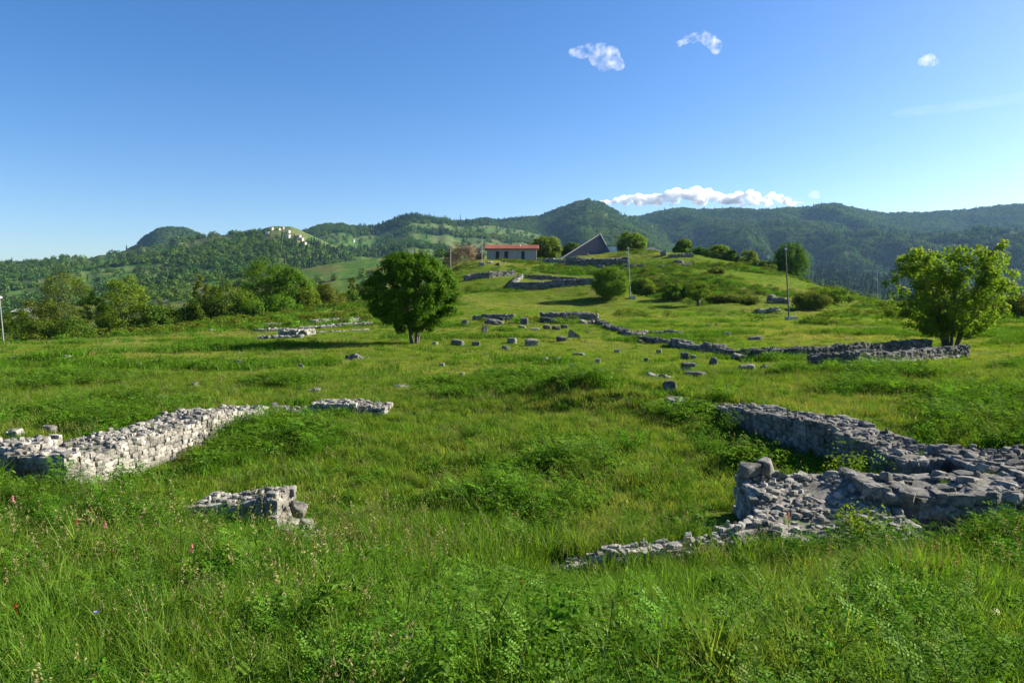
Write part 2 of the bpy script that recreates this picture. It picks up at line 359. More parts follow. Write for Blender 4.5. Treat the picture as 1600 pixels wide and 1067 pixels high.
def rubble_wall(name, label, path, width, seed, stone=(.24, .13), n=3, mat='stone', cat='ruined wall', group='ruined rubble stone walls', base=None, dig=.12, top_rough=.05, top_fill=1.0, ragged=.08, cross=0.0):
    """path: (x, y, ztop); stones bedded in courses over a mortar core"""
    rng = np.random.default_rng(seed); P_ = np.array(path, float); mb = MB()
    seg = np.r_[0, np.cumsum(np.hypot(*np.diff(P_[:, :2], axis=0).T))]; L = seg[-1]
    def pt(s):
        x = np.interp(s, seg, P_[:, 0]); y = np.interp(s, seg, P_[:, 1]); z = np.interp(s, seg, P_[:, 2])
        i = min(max(np.searchsorted(seg, s) - 1, 0), len(P_) - 2); t = P_[i + 1, :2] - P_[i, :2]; t = t / np.hypot(*t)
        return np.array([x, y]), z + ragged * (vnoise(s * 1.3 / max(stone[0] / .24, 1), seed * 3.1, 4) - .5) * 2, t
    sw, shh = stone; ns = max(3, int(L / (.16 if n >= 3 and L < 12 else .4)) + 1); nc = max(3, int(width / .16)); core = []
    for a_, s in enumerate(np.linspace(0, L, ns)):
        p, z, t = pt(s); nv = np.array([-t[1], t[0]]); hw = width / 2 - sw * .12
        zb = (gz(*p) if base is None else base) - .3
        core.append([*(p - nv * hw), zb])
        for b_ in range(nc + 1):
            o_ = -hw + 2 * hw * b_ / nc; q = p + nv * o_; core.append([*q, z + cross * o_ - shh * .16 + .05 * (rng.uniform() - .5)])
        core.append([*(p + nv * hw), zb])
    st_ = nc + 3; Fq = [[a * st_ + b, (a + 1) * st_ + b, (a + 1) * st_ + b + 1, a * st_ + b + 1] for a in range(ns - 1) for b in range(nc + 2)]
    for e_ in (0, (ns - 1) * st_): Fq += [[e_, e_ + b, e_ + b + 1, e_ + nc + 2] for b in range(1, nc + 1)]
    mb.add(np.array(core), Fq, 1)
    for side in (-1, 1):                     # the two faces
        zc = -1e9; k = 0
        lo = min((gz(*pt(s)[0] + 0) if base is None else base) for s in (0, L / 2, L)) - dig
        hi = P_[:, 2].max() + ragged + abs(cross) * width / 2; z0 = lo
        while z0 < hi:
            hh = shh * rng.uniform(.75, 1.3); s = rng.uniform(-.5, 0) * sw
            while s < L:
                w = sw * rng.uniform(.55, 1.6); c = s + w / 2
                if 0 <= c <= L:
                    p, zt, t = pt(c); nv = np.array([-t[1], t[0]])
                    zt = zt + cross * side * width / 2
                    if z0 + hh * .55 < zt and z0 + hh > gz(*(p + nv * side * width / 2)) - .25:
                        dp = sw * rng.uniform(.35, .6); q = p + nv * side * (width / 2 - dp * .75 + rng.uniform(-.03, .03) * sw / .24)
                        put(mb, (q[0], q[1], z0 + hh / 2 + rng.normal(0, .008)), (w * .53, dp, hh * .55), (rng.normal(0, .05), rng.normal(0, .05), math.atan2(t[1], t[0]) + rng.normal(0, .06)), rng, n)
                s += w
            z0 += hh
    for e in (0, L):                         # the two ends
        p, zt, t = pt(e); nv = np.array([-t[1], t[0]]); z0 = (gz(*p) if base is None else base) - dig
        while z0 < zt - shh * .4 + abs(cross) * width / 2:
            hh = shh * rng.uniform(.8, 1.3); s = -width / 2
            while s < width / 2:
                w = sw * rng.uniform(.6, 1.3)
                if z0 + hh * .5 > zt + cross * (s + w / 2): s += w; continue
                q = p + nv * (s + w / 2) + t * (.04 if e else -.04) * rng.uniform(-.5, 1)
                put(mb, (q[0], q[1], z0 + hh / 2), (w * .52, sw * .4, hh * .55), (0, 0, math.atan2(nv[1], nv[0]) + rng.normal(0, .08)), rng, n); s += w
            z0 += hh
    area = L * width; cnt = int(area / (sw * sw * .24) * top_fill)      # rubble top
    for _ in range(cnt):
        s = rng.uniform(0, L); p, zt, t = pt(s); nv = np.array([-t[1], t[0]]); o_ = rng.uniform(-.5, .5) * width * .96; q = p + nv * o_; zt = zt + cross * o_
        f = rng.uniform(.25, .85) ** 1.3 * sw
        put(mb, (q[0], q[1], zt - shh * .42 + rng.normal(0, top_rough * .55)), (f * rng.uniform(.5, .85), f * rng.uniform(.4, .65), shh * rng.uniform(.25, .55)), (rng.normal(0, .16), rng.normal(0, .16), rng.uniform(0, 6.28)), rng, n)
    for i in range(len(P_) - 1): WALL_TOPS.append((*P_[i], *P_[i + 1], width)); WALL_ZONES.append((P_[i, 0], P_[i, 1], P_[i + 1, 0], P_[i + 1, 1], width / 2 + .02))
    org = np.array([P_[0, 0], P_[0, 1], gz(P_[0, 0], P_[0, 1])])
    mb.V = [v - org for v in mb.V]
    o = mb.build(name, [M[mat], M['mortar']], None, False, org)
    return tag(o, label, cat, group)

# foreground room
rubble_wall('stone_wall', 'long pale rubble wall on the left, its sunlit inner face running away from the viewer', [(-7.0, 10.2, .55), (-6.72, 12.6, .55), (-6.25, 16.4, .32)], 1.05, 1, (.135, .085), 3)
rubble_wall('stone_wall', 'rubble wall going out of frame at the left edge, butting on the long pale wall', [(-7.45, 11.0, .56), (-9.4, 11.1, .55), (-13, 11.5, .50)], .8, 2, (.14, .085), 3)
rubble_wall('stone_wall', 'short broken pale wall stub with an upright end in the left foreground grass', [(-3.9, 8.75, .38), (-3.35, 8.7, .42), (-2.88, 8.65, .50)], .6, 3, (.125, .08), 3, ragged=.05)
rubble_wall('stone_wall', 'short tail of rubble running down from the left foreground stub to the grass', [(-2.85, 8.45, .26), (-2.6, 8.35, .12), (-2.3, 8.25, .0)], .34, 13, (.115, .075), 3, ragged=.08, top_rough=.06)
rubble_wall('stone_wall', 'low line of loose white stones along the near edge of the grassy room', [(.5, 7.62, .03), (1.1, 7.66, .06), (1.8, 7.78, .08), (2.4, 8.0, .11), (3.0, 8.3, .16)], .26, 4, (.11, .075), 3, ragged=.16, top_rough=.08, top_fill=.8)
rubble_wall('stone_wall', 'wide rubble corner stub at the right foreground with a flat shaded left end', [(3.12, 8.85, .34), (3.8, 8.8, .32), (4.8, 8.8, .28)], 1.6, 5, (.13, .085), 3, top_rough=.05, cross=.26)
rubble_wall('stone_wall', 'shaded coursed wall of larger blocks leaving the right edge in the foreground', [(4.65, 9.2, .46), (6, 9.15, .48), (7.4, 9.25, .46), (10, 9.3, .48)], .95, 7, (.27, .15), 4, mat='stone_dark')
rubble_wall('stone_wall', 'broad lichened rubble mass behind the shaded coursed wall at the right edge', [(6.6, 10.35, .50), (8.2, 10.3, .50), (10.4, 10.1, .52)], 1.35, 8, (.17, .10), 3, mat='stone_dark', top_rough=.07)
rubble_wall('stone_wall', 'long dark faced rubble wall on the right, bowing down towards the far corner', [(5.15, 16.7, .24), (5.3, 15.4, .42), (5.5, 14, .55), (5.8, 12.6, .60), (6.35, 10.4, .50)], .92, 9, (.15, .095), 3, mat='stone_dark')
rubble_wall('stone_wall', 'short far wall piece with a pale top at the left back of the room', [(-4.9, 17.35, .26), (-4.0, 17.3, .30), (-3.1, 17.25, .22)], .75, 10, (.16, .09), 3)
rubble_wall('stone_wall', 'low dark wall strip between the long pale wall and the short far piece', [(-5.75, 16.9, .16), (-4.95, 17.2, .12)], .6, 11, (.16, .09), 3, mat='stone_dark')
rubble_wall('stone_wall', 'flat scrap of wall top at the far right corner of the room', [(3.95, 17.4, .26), (4.65, 17.3, .26)], .6, 12, (.16, .09), 3)

def single(px, row, wpx, hpx, label, name='fallen_stone', cat='stone', kind='rock', seed=0, yaw=None, mat='stone', depth=.7, group='stones lying in the meadow', tilt=(0, 0), d=None):
    p = gp(px, row) if d is None else on(px, d)
    k = p[1] / F; w = wpx * k / 2 * .92; gr = .085 if p[1] > 19 else .02; top = hpx * k * .82 + gr; h = top * .64; rng = np.random.default_rng(seed + int(px * 7 + row)); mb = MB()
    rot = (tilt[0], tilt[1], rng.uniform(-.35, .35) if yaw is None else yaw)
    dp = max(w * depth, .08)
    c = np.array([0, dp * .5, top - h + .02])
    if kind in ('block', 'slab'): rot = (rng.normal(0, .12), rng.normal(0, .16), rot[2])
    if kind == 'rock': put(mb, c, (w, dp, h), (rot[0] + rng.normal(0, .08), rot[1] + rng.normal(0, .08), rot[2]), rng, 6)
    elif kind == 'block': put(mb, c, (w, dp, h), rot, rng, 6, 0, BLOCK)
    elif kind == 'cluster':
        for i in range(6):
            f = rng.uniform(.3, .6); put(mb, c + np.array([rng.uniform(-.7, .7) * w, rng.uniform(-.3, .3) * dp, -h * .5 * rng.uniform(0, 1)]), (w * f, dp * f, h * rng.uniform(.5, .95)), (rng.normal(0, .2), rng.normal(0, .2), rng.uniform(0, 6)), rng, 4)
    elif kind == 'slab': put(mb, c, (w, max(dp, w * .6), h), rot, rng, 6, 0, BLOCK)
    elif kind == 'drum':
        th = np.linspace(0, 2 * pi, 29)[:-1]; r_ = h * 1.05; ring = []
        prof = [(-w, 0), (-w, r_ * .93), (-w * .94, r_), (0, r_ * 1.01), (w * .94, r_), (w, r_ * .93), (w, 0)]
        V = np.array([[x, rr * cos(t), rr * sin(t)] for x, rr in prof for t in th]); n_ = len(th)
        V += rng.normal(0, .006, V.shape)
        Fq = [[i * n_ + j, i * n_ + (j + 1) % n_, (i + 1) * n_ + (j + 1) % n_, (i + 1) * n_ + j] for i in range(len(prof) - 1) for j in range(n_)]
        mb.add(V @ euler(0, 0, rot[2]).T + np.array([0, r_ * .4, r_ * .75]), Fq)
    elif kind == 'bench':                       # slab carried on an upright block
        put(mb, (0, dp, h * 1.65), (w, dp, h * .42), (0, 0, rot[2]), rng, 6, 0, BLOCK); put(mb, (-w * .25, dp, h * .7), (w * .62, dp * .8, h * .85), (0, 0, rot[2]), rng, 4, 0, BLOCK)
    elif kind == 'fin':                         # triangular leaning fragment
        V = np.array([[-w, 0, -h], [w, 0, -h], [w * .9, 0, -h * .2], [-w * .55, 0, h], [-w * .9, 0, h * .7]]); V2 = V + [0, dp * .8, 0]
        mb.add(np.r_[V, V2], [[0, 1, 2, 2]][:0] or np.zeros((0, 4), int)); n_ = 5
        mb.add(np.r_[V, V2] + c, np.array([[0, 1, 2], [0, 2, 3], [0, 3, 4], [5, 7, 6], [5, 8, 7], [5, 9, 8]])); mb.add(np.r_[V, V2] + c, np.array([[i, i + 5, (i + 1) % 5 + 5, (i + 1) % 5] for i in range(5)]))
    o = mb.build(name, [M[mat]], None, kind == 'drum', (p[0], p[1], p[2] - .02))
    STONE_XY.append((p[0], p[1] + dp * .5, max(w, dp))); STONE_XY.append((p[0] * .985, p[1] * .985 - .1, w * .9)); return tag(o, label, cat, group)
STONE_XY = []
SD = 'stone_dark'
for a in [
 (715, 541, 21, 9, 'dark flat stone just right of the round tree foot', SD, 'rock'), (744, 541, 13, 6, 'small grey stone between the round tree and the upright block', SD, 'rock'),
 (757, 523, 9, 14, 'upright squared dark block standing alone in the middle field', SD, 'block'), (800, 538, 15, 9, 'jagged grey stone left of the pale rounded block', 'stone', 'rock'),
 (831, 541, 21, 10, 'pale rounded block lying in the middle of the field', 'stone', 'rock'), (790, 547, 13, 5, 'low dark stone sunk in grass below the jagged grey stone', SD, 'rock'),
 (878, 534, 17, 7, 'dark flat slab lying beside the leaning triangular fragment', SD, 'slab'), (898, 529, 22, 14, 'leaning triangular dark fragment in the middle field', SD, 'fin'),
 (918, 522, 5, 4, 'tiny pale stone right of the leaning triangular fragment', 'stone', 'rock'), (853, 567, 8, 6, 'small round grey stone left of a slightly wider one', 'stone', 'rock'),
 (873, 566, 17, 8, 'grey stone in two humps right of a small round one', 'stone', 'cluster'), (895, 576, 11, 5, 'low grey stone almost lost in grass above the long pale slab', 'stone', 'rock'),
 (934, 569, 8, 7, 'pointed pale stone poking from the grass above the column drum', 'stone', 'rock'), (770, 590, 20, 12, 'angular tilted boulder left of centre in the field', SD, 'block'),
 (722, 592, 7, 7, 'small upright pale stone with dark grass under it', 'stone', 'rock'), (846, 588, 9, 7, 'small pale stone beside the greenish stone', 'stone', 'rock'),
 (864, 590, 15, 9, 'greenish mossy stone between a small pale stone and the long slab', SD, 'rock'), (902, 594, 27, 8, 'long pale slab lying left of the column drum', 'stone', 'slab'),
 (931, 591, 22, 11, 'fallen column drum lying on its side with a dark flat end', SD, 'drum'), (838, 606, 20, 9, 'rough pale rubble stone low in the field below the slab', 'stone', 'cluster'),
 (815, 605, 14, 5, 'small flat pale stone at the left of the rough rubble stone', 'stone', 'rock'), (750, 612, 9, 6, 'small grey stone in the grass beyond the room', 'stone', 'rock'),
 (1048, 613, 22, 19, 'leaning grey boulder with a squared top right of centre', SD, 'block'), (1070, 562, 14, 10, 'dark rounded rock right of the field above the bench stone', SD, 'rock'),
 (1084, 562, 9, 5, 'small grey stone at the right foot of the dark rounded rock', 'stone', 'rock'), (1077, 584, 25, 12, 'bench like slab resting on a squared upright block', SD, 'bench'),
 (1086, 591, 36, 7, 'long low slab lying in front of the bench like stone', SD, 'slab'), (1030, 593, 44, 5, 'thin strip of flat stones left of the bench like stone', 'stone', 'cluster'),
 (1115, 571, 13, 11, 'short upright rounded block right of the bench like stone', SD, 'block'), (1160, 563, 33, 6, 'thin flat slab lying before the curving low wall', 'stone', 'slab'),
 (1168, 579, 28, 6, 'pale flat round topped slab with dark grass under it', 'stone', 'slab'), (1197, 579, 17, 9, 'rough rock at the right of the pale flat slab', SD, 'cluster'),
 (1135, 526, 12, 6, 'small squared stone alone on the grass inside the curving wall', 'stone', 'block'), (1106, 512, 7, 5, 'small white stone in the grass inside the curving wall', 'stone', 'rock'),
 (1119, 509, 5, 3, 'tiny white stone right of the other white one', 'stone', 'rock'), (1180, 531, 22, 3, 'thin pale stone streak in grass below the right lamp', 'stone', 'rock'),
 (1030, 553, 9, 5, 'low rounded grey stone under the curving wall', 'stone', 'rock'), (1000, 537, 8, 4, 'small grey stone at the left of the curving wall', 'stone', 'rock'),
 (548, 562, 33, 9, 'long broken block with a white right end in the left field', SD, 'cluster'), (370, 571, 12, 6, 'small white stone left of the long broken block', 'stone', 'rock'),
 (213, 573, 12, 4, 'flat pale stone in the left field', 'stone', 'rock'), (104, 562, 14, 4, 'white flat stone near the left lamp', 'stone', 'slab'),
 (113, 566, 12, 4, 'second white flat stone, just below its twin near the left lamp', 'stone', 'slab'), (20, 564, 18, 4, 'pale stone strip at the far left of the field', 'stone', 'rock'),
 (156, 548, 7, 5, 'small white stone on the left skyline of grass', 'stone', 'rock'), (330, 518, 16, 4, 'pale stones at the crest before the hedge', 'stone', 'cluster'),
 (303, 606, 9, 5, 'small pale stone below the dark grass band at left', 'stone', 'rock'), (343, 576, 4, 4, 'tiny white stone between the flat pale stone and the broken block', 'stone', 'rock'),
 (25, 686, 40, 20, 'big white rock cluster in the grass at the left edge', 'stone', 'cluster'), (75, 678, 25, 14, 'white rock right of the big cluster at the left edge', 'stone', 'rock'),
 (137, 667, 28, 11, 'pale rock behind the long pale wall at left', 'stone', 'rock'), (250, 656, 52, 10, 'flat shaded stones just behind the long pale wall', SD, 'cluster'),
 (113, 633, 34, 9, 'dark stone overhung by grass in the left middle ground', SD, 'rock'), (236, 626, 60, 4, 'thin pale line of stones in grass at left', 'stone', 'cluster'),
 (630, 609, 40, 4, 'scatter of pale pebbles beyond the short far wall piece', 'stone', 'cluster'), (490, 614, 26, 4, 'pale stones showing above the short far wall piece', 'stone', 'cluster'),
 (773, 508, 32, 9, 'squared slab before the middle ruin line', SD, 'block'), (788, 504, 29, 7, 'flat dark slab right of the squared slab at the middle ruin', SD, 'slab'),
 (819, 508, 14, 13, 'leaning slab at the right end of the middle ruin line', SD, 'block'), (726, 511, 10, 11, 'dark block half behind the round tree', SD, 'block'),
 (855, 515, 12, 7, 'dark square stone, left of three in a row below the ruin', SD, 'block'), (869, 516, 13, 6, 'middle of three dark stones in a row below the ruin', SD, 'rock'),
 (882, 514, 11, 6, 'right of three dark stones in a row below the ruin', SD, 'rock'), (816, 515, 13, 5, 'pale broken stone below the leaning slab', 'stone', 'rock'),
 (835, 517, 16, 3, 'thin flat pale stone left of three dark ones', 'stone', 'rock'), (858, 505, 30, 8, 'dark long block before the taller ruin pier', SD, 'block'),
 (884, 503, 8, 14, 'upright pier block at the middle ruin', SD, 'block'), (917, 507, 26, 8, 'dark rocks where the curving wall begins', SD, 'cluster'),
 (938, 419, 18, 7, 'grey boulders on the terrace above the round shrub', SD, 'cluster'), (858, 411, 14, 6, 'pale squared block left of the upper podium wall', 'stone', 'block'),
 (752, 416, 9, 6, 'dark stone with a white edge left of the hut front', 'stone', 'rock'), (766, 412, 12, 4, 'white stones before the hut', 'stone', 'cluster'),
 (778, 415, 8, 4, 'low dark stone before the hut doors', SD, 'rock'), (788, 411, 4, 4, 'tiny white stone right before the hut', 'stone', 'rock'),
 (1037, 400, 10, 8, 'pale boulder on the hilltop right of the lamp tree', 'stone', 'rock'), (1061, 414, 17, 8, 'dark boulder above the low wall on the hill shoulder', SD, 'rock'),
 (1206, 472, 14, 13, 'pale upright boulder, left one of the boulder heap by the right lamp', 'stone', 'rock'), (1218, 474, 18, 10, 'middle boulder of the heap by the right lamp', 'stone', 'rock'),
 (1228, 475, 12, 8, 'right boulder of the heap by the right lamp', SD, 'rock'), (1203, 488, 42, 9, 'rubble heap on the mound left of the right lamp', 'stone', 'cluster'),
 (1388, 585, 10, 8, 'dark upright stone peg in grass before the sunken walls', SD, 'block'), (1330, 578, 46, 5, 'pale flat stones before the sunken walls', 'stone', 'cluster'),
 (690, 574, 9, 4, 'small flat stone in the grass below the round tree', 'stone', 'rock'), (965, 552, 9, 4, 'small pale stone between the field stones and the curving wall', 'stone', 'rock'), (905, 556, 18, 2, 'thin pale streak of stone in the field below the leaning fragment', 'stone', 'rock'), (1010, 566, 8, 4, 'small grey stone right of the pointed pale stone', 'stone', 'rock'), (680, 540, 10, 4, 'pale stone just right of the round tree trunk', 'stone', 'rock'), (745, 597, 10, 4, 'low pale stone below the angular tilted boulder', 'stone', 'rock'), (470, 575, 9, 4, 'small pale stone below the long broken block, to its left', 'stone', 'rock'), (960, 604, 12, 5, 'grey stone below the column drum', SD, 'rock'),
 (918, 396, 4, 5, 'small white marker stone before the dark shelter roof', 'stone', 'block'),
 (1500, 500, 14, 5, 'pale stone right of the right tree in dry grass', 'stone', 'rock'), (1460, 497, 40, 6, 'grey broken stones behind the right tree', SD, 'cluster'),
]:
    px, row, w, h, lab, mt, kd = a
    nm = {'drum': 'column_drum', 'block': 'stone_block', 'slab': 'stone_slab', 'bench': 'bench_stone', 'cluster': 'stone_cluster', 'fin': 'stone_fragment'}.get(kd, 'fallen_stone')
    single(px, row, w, h, lab, nm, 'stone', kd, mat=mt, yaw={'drum': .5, 'bench': .1}.get(kd))
# two loose stones lying on the right corner stub
for (x, y, z, h, lab, sd) in ((3.22, 9.45, .585, (.15, .12, .085), 'grey loose stone on the left corner of the right stub', 1), (3.48, 9.52, .60, (.12, .11, .10), 'white loose stone beside the grey one on the right stub', 2)):
    mb = MB(); put(mb, (0, 0, 0), h, (.1, -.1, .4 * sd), np.random.default_rng(sd), 6); tag(mb.build('loose_stone', [M['stone']], None, True, (x, y, z)), lab, 'stone', 'loose stones on the wall top')
# blocks fallen at the foot of the left stub
for i, (x, y, z, h, lab) in enumerate(((-2.72, 8.75, .24, (.11, .09, .08), 'pale stone under the upright end of the left stub'), (-2.55, 8.55, .10, (.10, .08, .07), 'pale stone at the foot of the left stub, lowest of the spill'), (-2.95, 8.55, .25, (.10, .08, .07), 'pale stone in front of the left stub end'))):
    mb = MB(); put(mb, (0, 0, 0), h, (.4, .3, i), np.random.default_rng(40 + i), 6); tag(mb.build('loose_stone', [M['stone']], None, True, (x, y, z)), lab, 'stone', 'loose stones on the wall top')

# ruins on the plain and on the hill: paths picked on the ground, heights in metres
def ruin(label, pts, h, width, seed, stone=(.5, .3), mat='stone_dark', n=3, **kw):
    path = []
    for q in pts:
        p = gp(q[0], q[1]) if len(q) == 2 else on(q[0], q[2]); path.append((p[0], p[1], p[2] + h))
    return rubble_wall('stone_wall', label, path, width, seed, stone, n, mat, **kw)
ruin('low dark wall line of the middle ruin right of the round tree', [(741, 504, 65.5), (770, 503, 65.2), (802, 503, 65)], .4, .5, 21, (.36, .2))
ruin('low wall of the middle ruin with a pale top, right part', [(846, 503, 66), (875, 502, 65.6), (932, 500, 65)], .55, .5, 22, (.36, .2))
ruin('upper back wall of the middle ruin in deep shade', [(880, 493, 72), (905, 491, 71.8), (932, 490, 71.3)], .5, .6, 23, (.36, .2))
ruin('curving tumbled low wall, upper part, running down from the middle ruin', [(930, 504), (955, 515), (985, 524), (1000, 530)], .22, .6, 24, (.26, .15), 'stone_darkened', ragged=.15)
ruin('curving tumbled low wall, heaped middle part', [(1003, 533), (1030, 537), (1047, 537)], .24, .6, 25, (.26, .15), 'stone_darkened', ragged=.15)
ruin('curving tumbled low wall, rough part with big stones', [(1052, 540), (1075, 546), (1095, 549), (1122, 552)], .34, .6, 26, (.30, .18), ragged=.18)
ruin('low dark wall joining the curving wall to the sunken walls', [(1126, 554), (1150, 557), (1180, 560)], .30, .5, 27, (.25, .14), 'stone_darkened', ragged=.1)
ruin('short curved wall of the small round feature in the grass', [(985, 525), (1010, 522), (1040, 522), (1063, 524)], .22, .4, 28, (.25, .14))
ruin('long back wall of the sunken ruin with a thin pale top', [(1180, 563), (1260, 560), (1340, 556), (1420, 549), (1448, 545)], .50, .42, 29, (.22, .13), 'stone_darkened')
ruin('thick shaded front wall of the sunken ruin at right', [(1268, 573), (1330, 571), (1400, 566), (1465, 560), (1505, 557)], .45, .5, 30, (.22, .13), 'stone_darkened')
ruin('low pale edge wall at the front of the sunken ruin', [(1345, 572), (1400, 568), (1450, 563), (1495, 559)], .07, .3, 31, (.2, .12), mat='stone')
ruin('front wall of the terraced foundation on the hill slope', [(799, 453, 110), (840, 450, 109.5), (880, 447, 109), (926, 443, 108)], .95, .55, 32, (.5, .27), ragged=.06)
ruin('left side wall of the terraced foundation, sloping up the hill', [(800, 450), (807, 441), (814, 435)], .6, .7, 33, (.45, .25), mat='stone')
ruin('rear wall of the terraced foundation, long and shaded', [(822, 433, 122), (860, 431, 121.5), (908, 428, 121)], .65, .5, 34, (.45, .25))
ruin('inner wall of the terraced foundation with a white top', [(848, 439, 116), (880, 437, 115.7), (912, 435, 115.2)], .32, .4, 35, (.4, .2), mat='stone')
ruin('rough bank wall left of the terraced foundation', [(727, 439), (745, 435), (765, 434), (803, 430)], .8, .8, 36, (.5, .3), ragged=.2)
ruin('upper podium wall of big blocks below the dark shelter roof', [(888, 414, 143), (930, 414, 142.5), (977, 415, 142)], 1.5, 1.2, 37, (1.2, .45), ragged=.06)
ruin('pale stepped wall left of the podium below the hut tree', [(846, 411), (868, 411), (890, 411)], .7, .9, 38, (.9, .4), mat='stone')
ruin('thin low wall right of the middle lamp on the hill', [(978, 419), (1005, 418)], .5, .7, 39, (.6, .35))
ruin('pale thin wall on the hill shoulder under the dark boulder', [(1029, 419), (1055, 417), (1078, 415)], .4, .7, 40, (.6, .35), mat='stone')
ruin('grey wall along the hill crest before the bushes', [(1048, 403), (1080, 402)], .7, .7, 41, (.6, .35))
for i, (pts, h, mt, lab) in enumerate([
  ([(402, 518), (450, 517), (492, 514)], .18, 'stone', 'long thin lower wall of the left ruin patch'), ([(444, 526), (470, 525), (484, 524)], .45, 'stone', 'short thick wall with a white end in the left ruin patch'),
  ([(500, 514), (540, 511), (578, 509)], .28, 'stone', 'right hand thin wall of the left ruin patch by the round tree'), ([(490, 507), (520, 504), (535, 501)], .35, 'stone', 'pale slanting wall at the top of the left ruin patch'),
  ([(405, 531), (440, 529), (470, 528)], .2, SD, 'nearest dark stone line of the left ruin patch'), ([(415, 511), (440, 510), (470, 508)], .25, 'stone', 'pale broken wall line at the back left of the ruin patch'),
  ([(540, 505), (560, 503), (572, 501)], .35, 'stone', 'pale top wall of the ruin patch next to the round tree'), ([(500, 520), (540, 518), (572, 517)], .12, 'stone', 'flat white edging stones in front of the right ruin patch wall')]):
    ruin(lab, pts, h, .8, 60 + i, (.32, .15), mt)

# ------------------------------------------------------------------ foliage
def leafquads(c, nrm, L, Wd, rng):
    n = len(c); t = unit(np.cross(nrm, unit(rng.normal(0, 1, (n, 3))))); b = np.cross(nrm, t)
    L = np.broadcast_to(L, n)[:, None]; Wd = np.broadcast_to(Wd, n)[:, None]
    V = np.stack([c - t * L / 2, c + b * Wd / 2 + nrm * L * .08, c + t * L / 2, c - b * Wd / 2 + nrm * L * .08], 1).reshape(-1, 3)
    return V, np.arange(4 * n).reshape(-1, 4)
def crown(rng, H, Wx, Wy, zc, n_cl, n_lf, leaf, lump=.25, cl=.45, flat=1.0, shell=.55, lobes=7, cut=None, tipf=0.0):
    """leaf clumps through an uneven crown. Returns leaves V,F, clump centres, mask of tip leaves"""
    ld = unit(rng.normal(0, 1, (lobes, 3))); la = rng.uniform(-lump, lump, lobes)
    d = unit(rng.normal(0, 1, (n_cl, 3))); rr = rng.uniform(0, 1, n_cl) ** .33; rr = np.where(rng.uniform(0, 1, n_cl) < shell, rng.uniform(.86, 1.0, n_cl), rr * .9)
    rad = 1 + (la[None] * np.exp(-(1 - d @ ld.T) * 4)).sum(1)
    cc = d * (rr * rad)[:, None] * np.array([Wx / 2, Wy / 2, H / 2]) * .9 + np.array([0, 0, zc])
    if cut is not None: cc = cc[cc[:, 2] > cut]
    n = len(cc); k = n_lf // n
    o = rng.normal(0, 1, (n, k, 3)); o = o / np.linalg.norm(o, axis=-1, keepdims=True) * (rng.uniform(0, 1, (n, k, 1)) ** .45) * cl * rng.uniform(.6, 1.3, (n, 1, 1)); o[..., 2] *= .8 * flat
    p = (cc[:, None] + o).reshape(-1, 3); out = unit(unit(o.reshape(-1, 3)) * .7 + unit(p - np.array([0, 0, zc])) * .5 + np.array([0, 0, .35]) + rng.normal(0, .55, p.shape))
    V, Fq = leafquads(p, out, leaf * rng.uniform(.6, 1.3, len(p)), leaf * .62 * rng.uniform(.7, 1.2, len(p)), rng)
    tip = (o.reshape(-1, 3)[:, 2] > cl * .25) & (rng.uniform(0, 1, len(p)) < tipf) & (p[:, 2] > zc - H * .1)
    return V, Fq, cc, tip
def limbs(rng, cc, H, stems, r0, spread, nb=14, zsplit=.25):
    mb = MB(); bases = []
    for s in range(stems):
        a = s * 2 * pi / max(stems, 1) + rng.uniform(0, 1); b0 = np.array([cos(a), sin(a), 0]) * (r0 * 1.1 if stems > 1 else 0)
        tip = np.array([cos(a) * spread * rng.uniform(.5, 1), sin(a) * spread * rng.uniform(.5, 1), H * rng.uniform(.6, .8)]) if stems > 1 else np.array([rng.normal(0, .1), rng.normal(0, .1), H * .75])
        mid = (b0 + tip) / 2 + rng.normal(0, .05 * H, 3) * [1, 1, .2]; ts = np.linspace(0, 1, 9)[:, None]
        path = (1 - ts) ** 2 * b0 + 2 * ts * (1 - ts) * mid + ts ** 2 * tip; path[0, 2] -= .25
        rr = r0 * (1 - .8 * ts[:, 0]) * (1.25 if stems == 1 else .8); rr[0] *= 1.35
        mb.tube(path, rr, 7); bases.append((path, rr))
    pick = cc[rng.permutation(len(cc))[:nb]]
    for c in pick:
        path, rr = bases[rng.integers(len(bases))]; i = int(np.clip(np.searchsorted(path[:, 2], c[2] * rng.uniform(.4, .75)), 2, 7)); a = path[i]
        m = (a + c) / 2 + np.array([0, 0, .08 * H]) + rng.normal(0, .03 * H, 3)
        ts = np.linspace(0, 1, 6)[:, None]; mb.tube((1 - ts) ** 2 * a + 2 * ts * (1 - ts) * m + ts ** 2 * c, rr[i] * .55 * (1 - .75 * ts[:, 0]), 5)
    return mb
def tree(name, label, cat, base, H, Wd, mat, seed, bottom=.15, n_cl=160, n_lf=9000, leaf=.13, cl=.4, stems=1, r0=.12, spread=.6, lump=.25, shell=.6, group=None, tip=0.0, deep=.9, lobes=7, nb=14, flat=1.0):
    rng = np.random.default_rng(seed); t = thing(name, label, cat, base, 0, group)
    z0 = H * bottom; ch = (H - z0); zc = z0 + ch / 2
    V, Fq, cc, tm = crown(rng, ch, Wd, Wd * deep, zc, n_cl, n_lf, leaf, lump, cl, flat, shell, lobes, None, tip)
    lim = V.reshape(-1, 4, 3)[:, :, 2].min(1) > .03
    mk('crown', V, [Fq[lim & ~tm], Fq[lim & tm]] if tip else Fq[lim], [mat, M['tip']] if tip else mat, t, [0, 1] if tip else None)
    if r0 > 0: limbs(rng, cc, H, stems, r0, spread, nb).build('trunk', M['bark'], t, True)
    return t
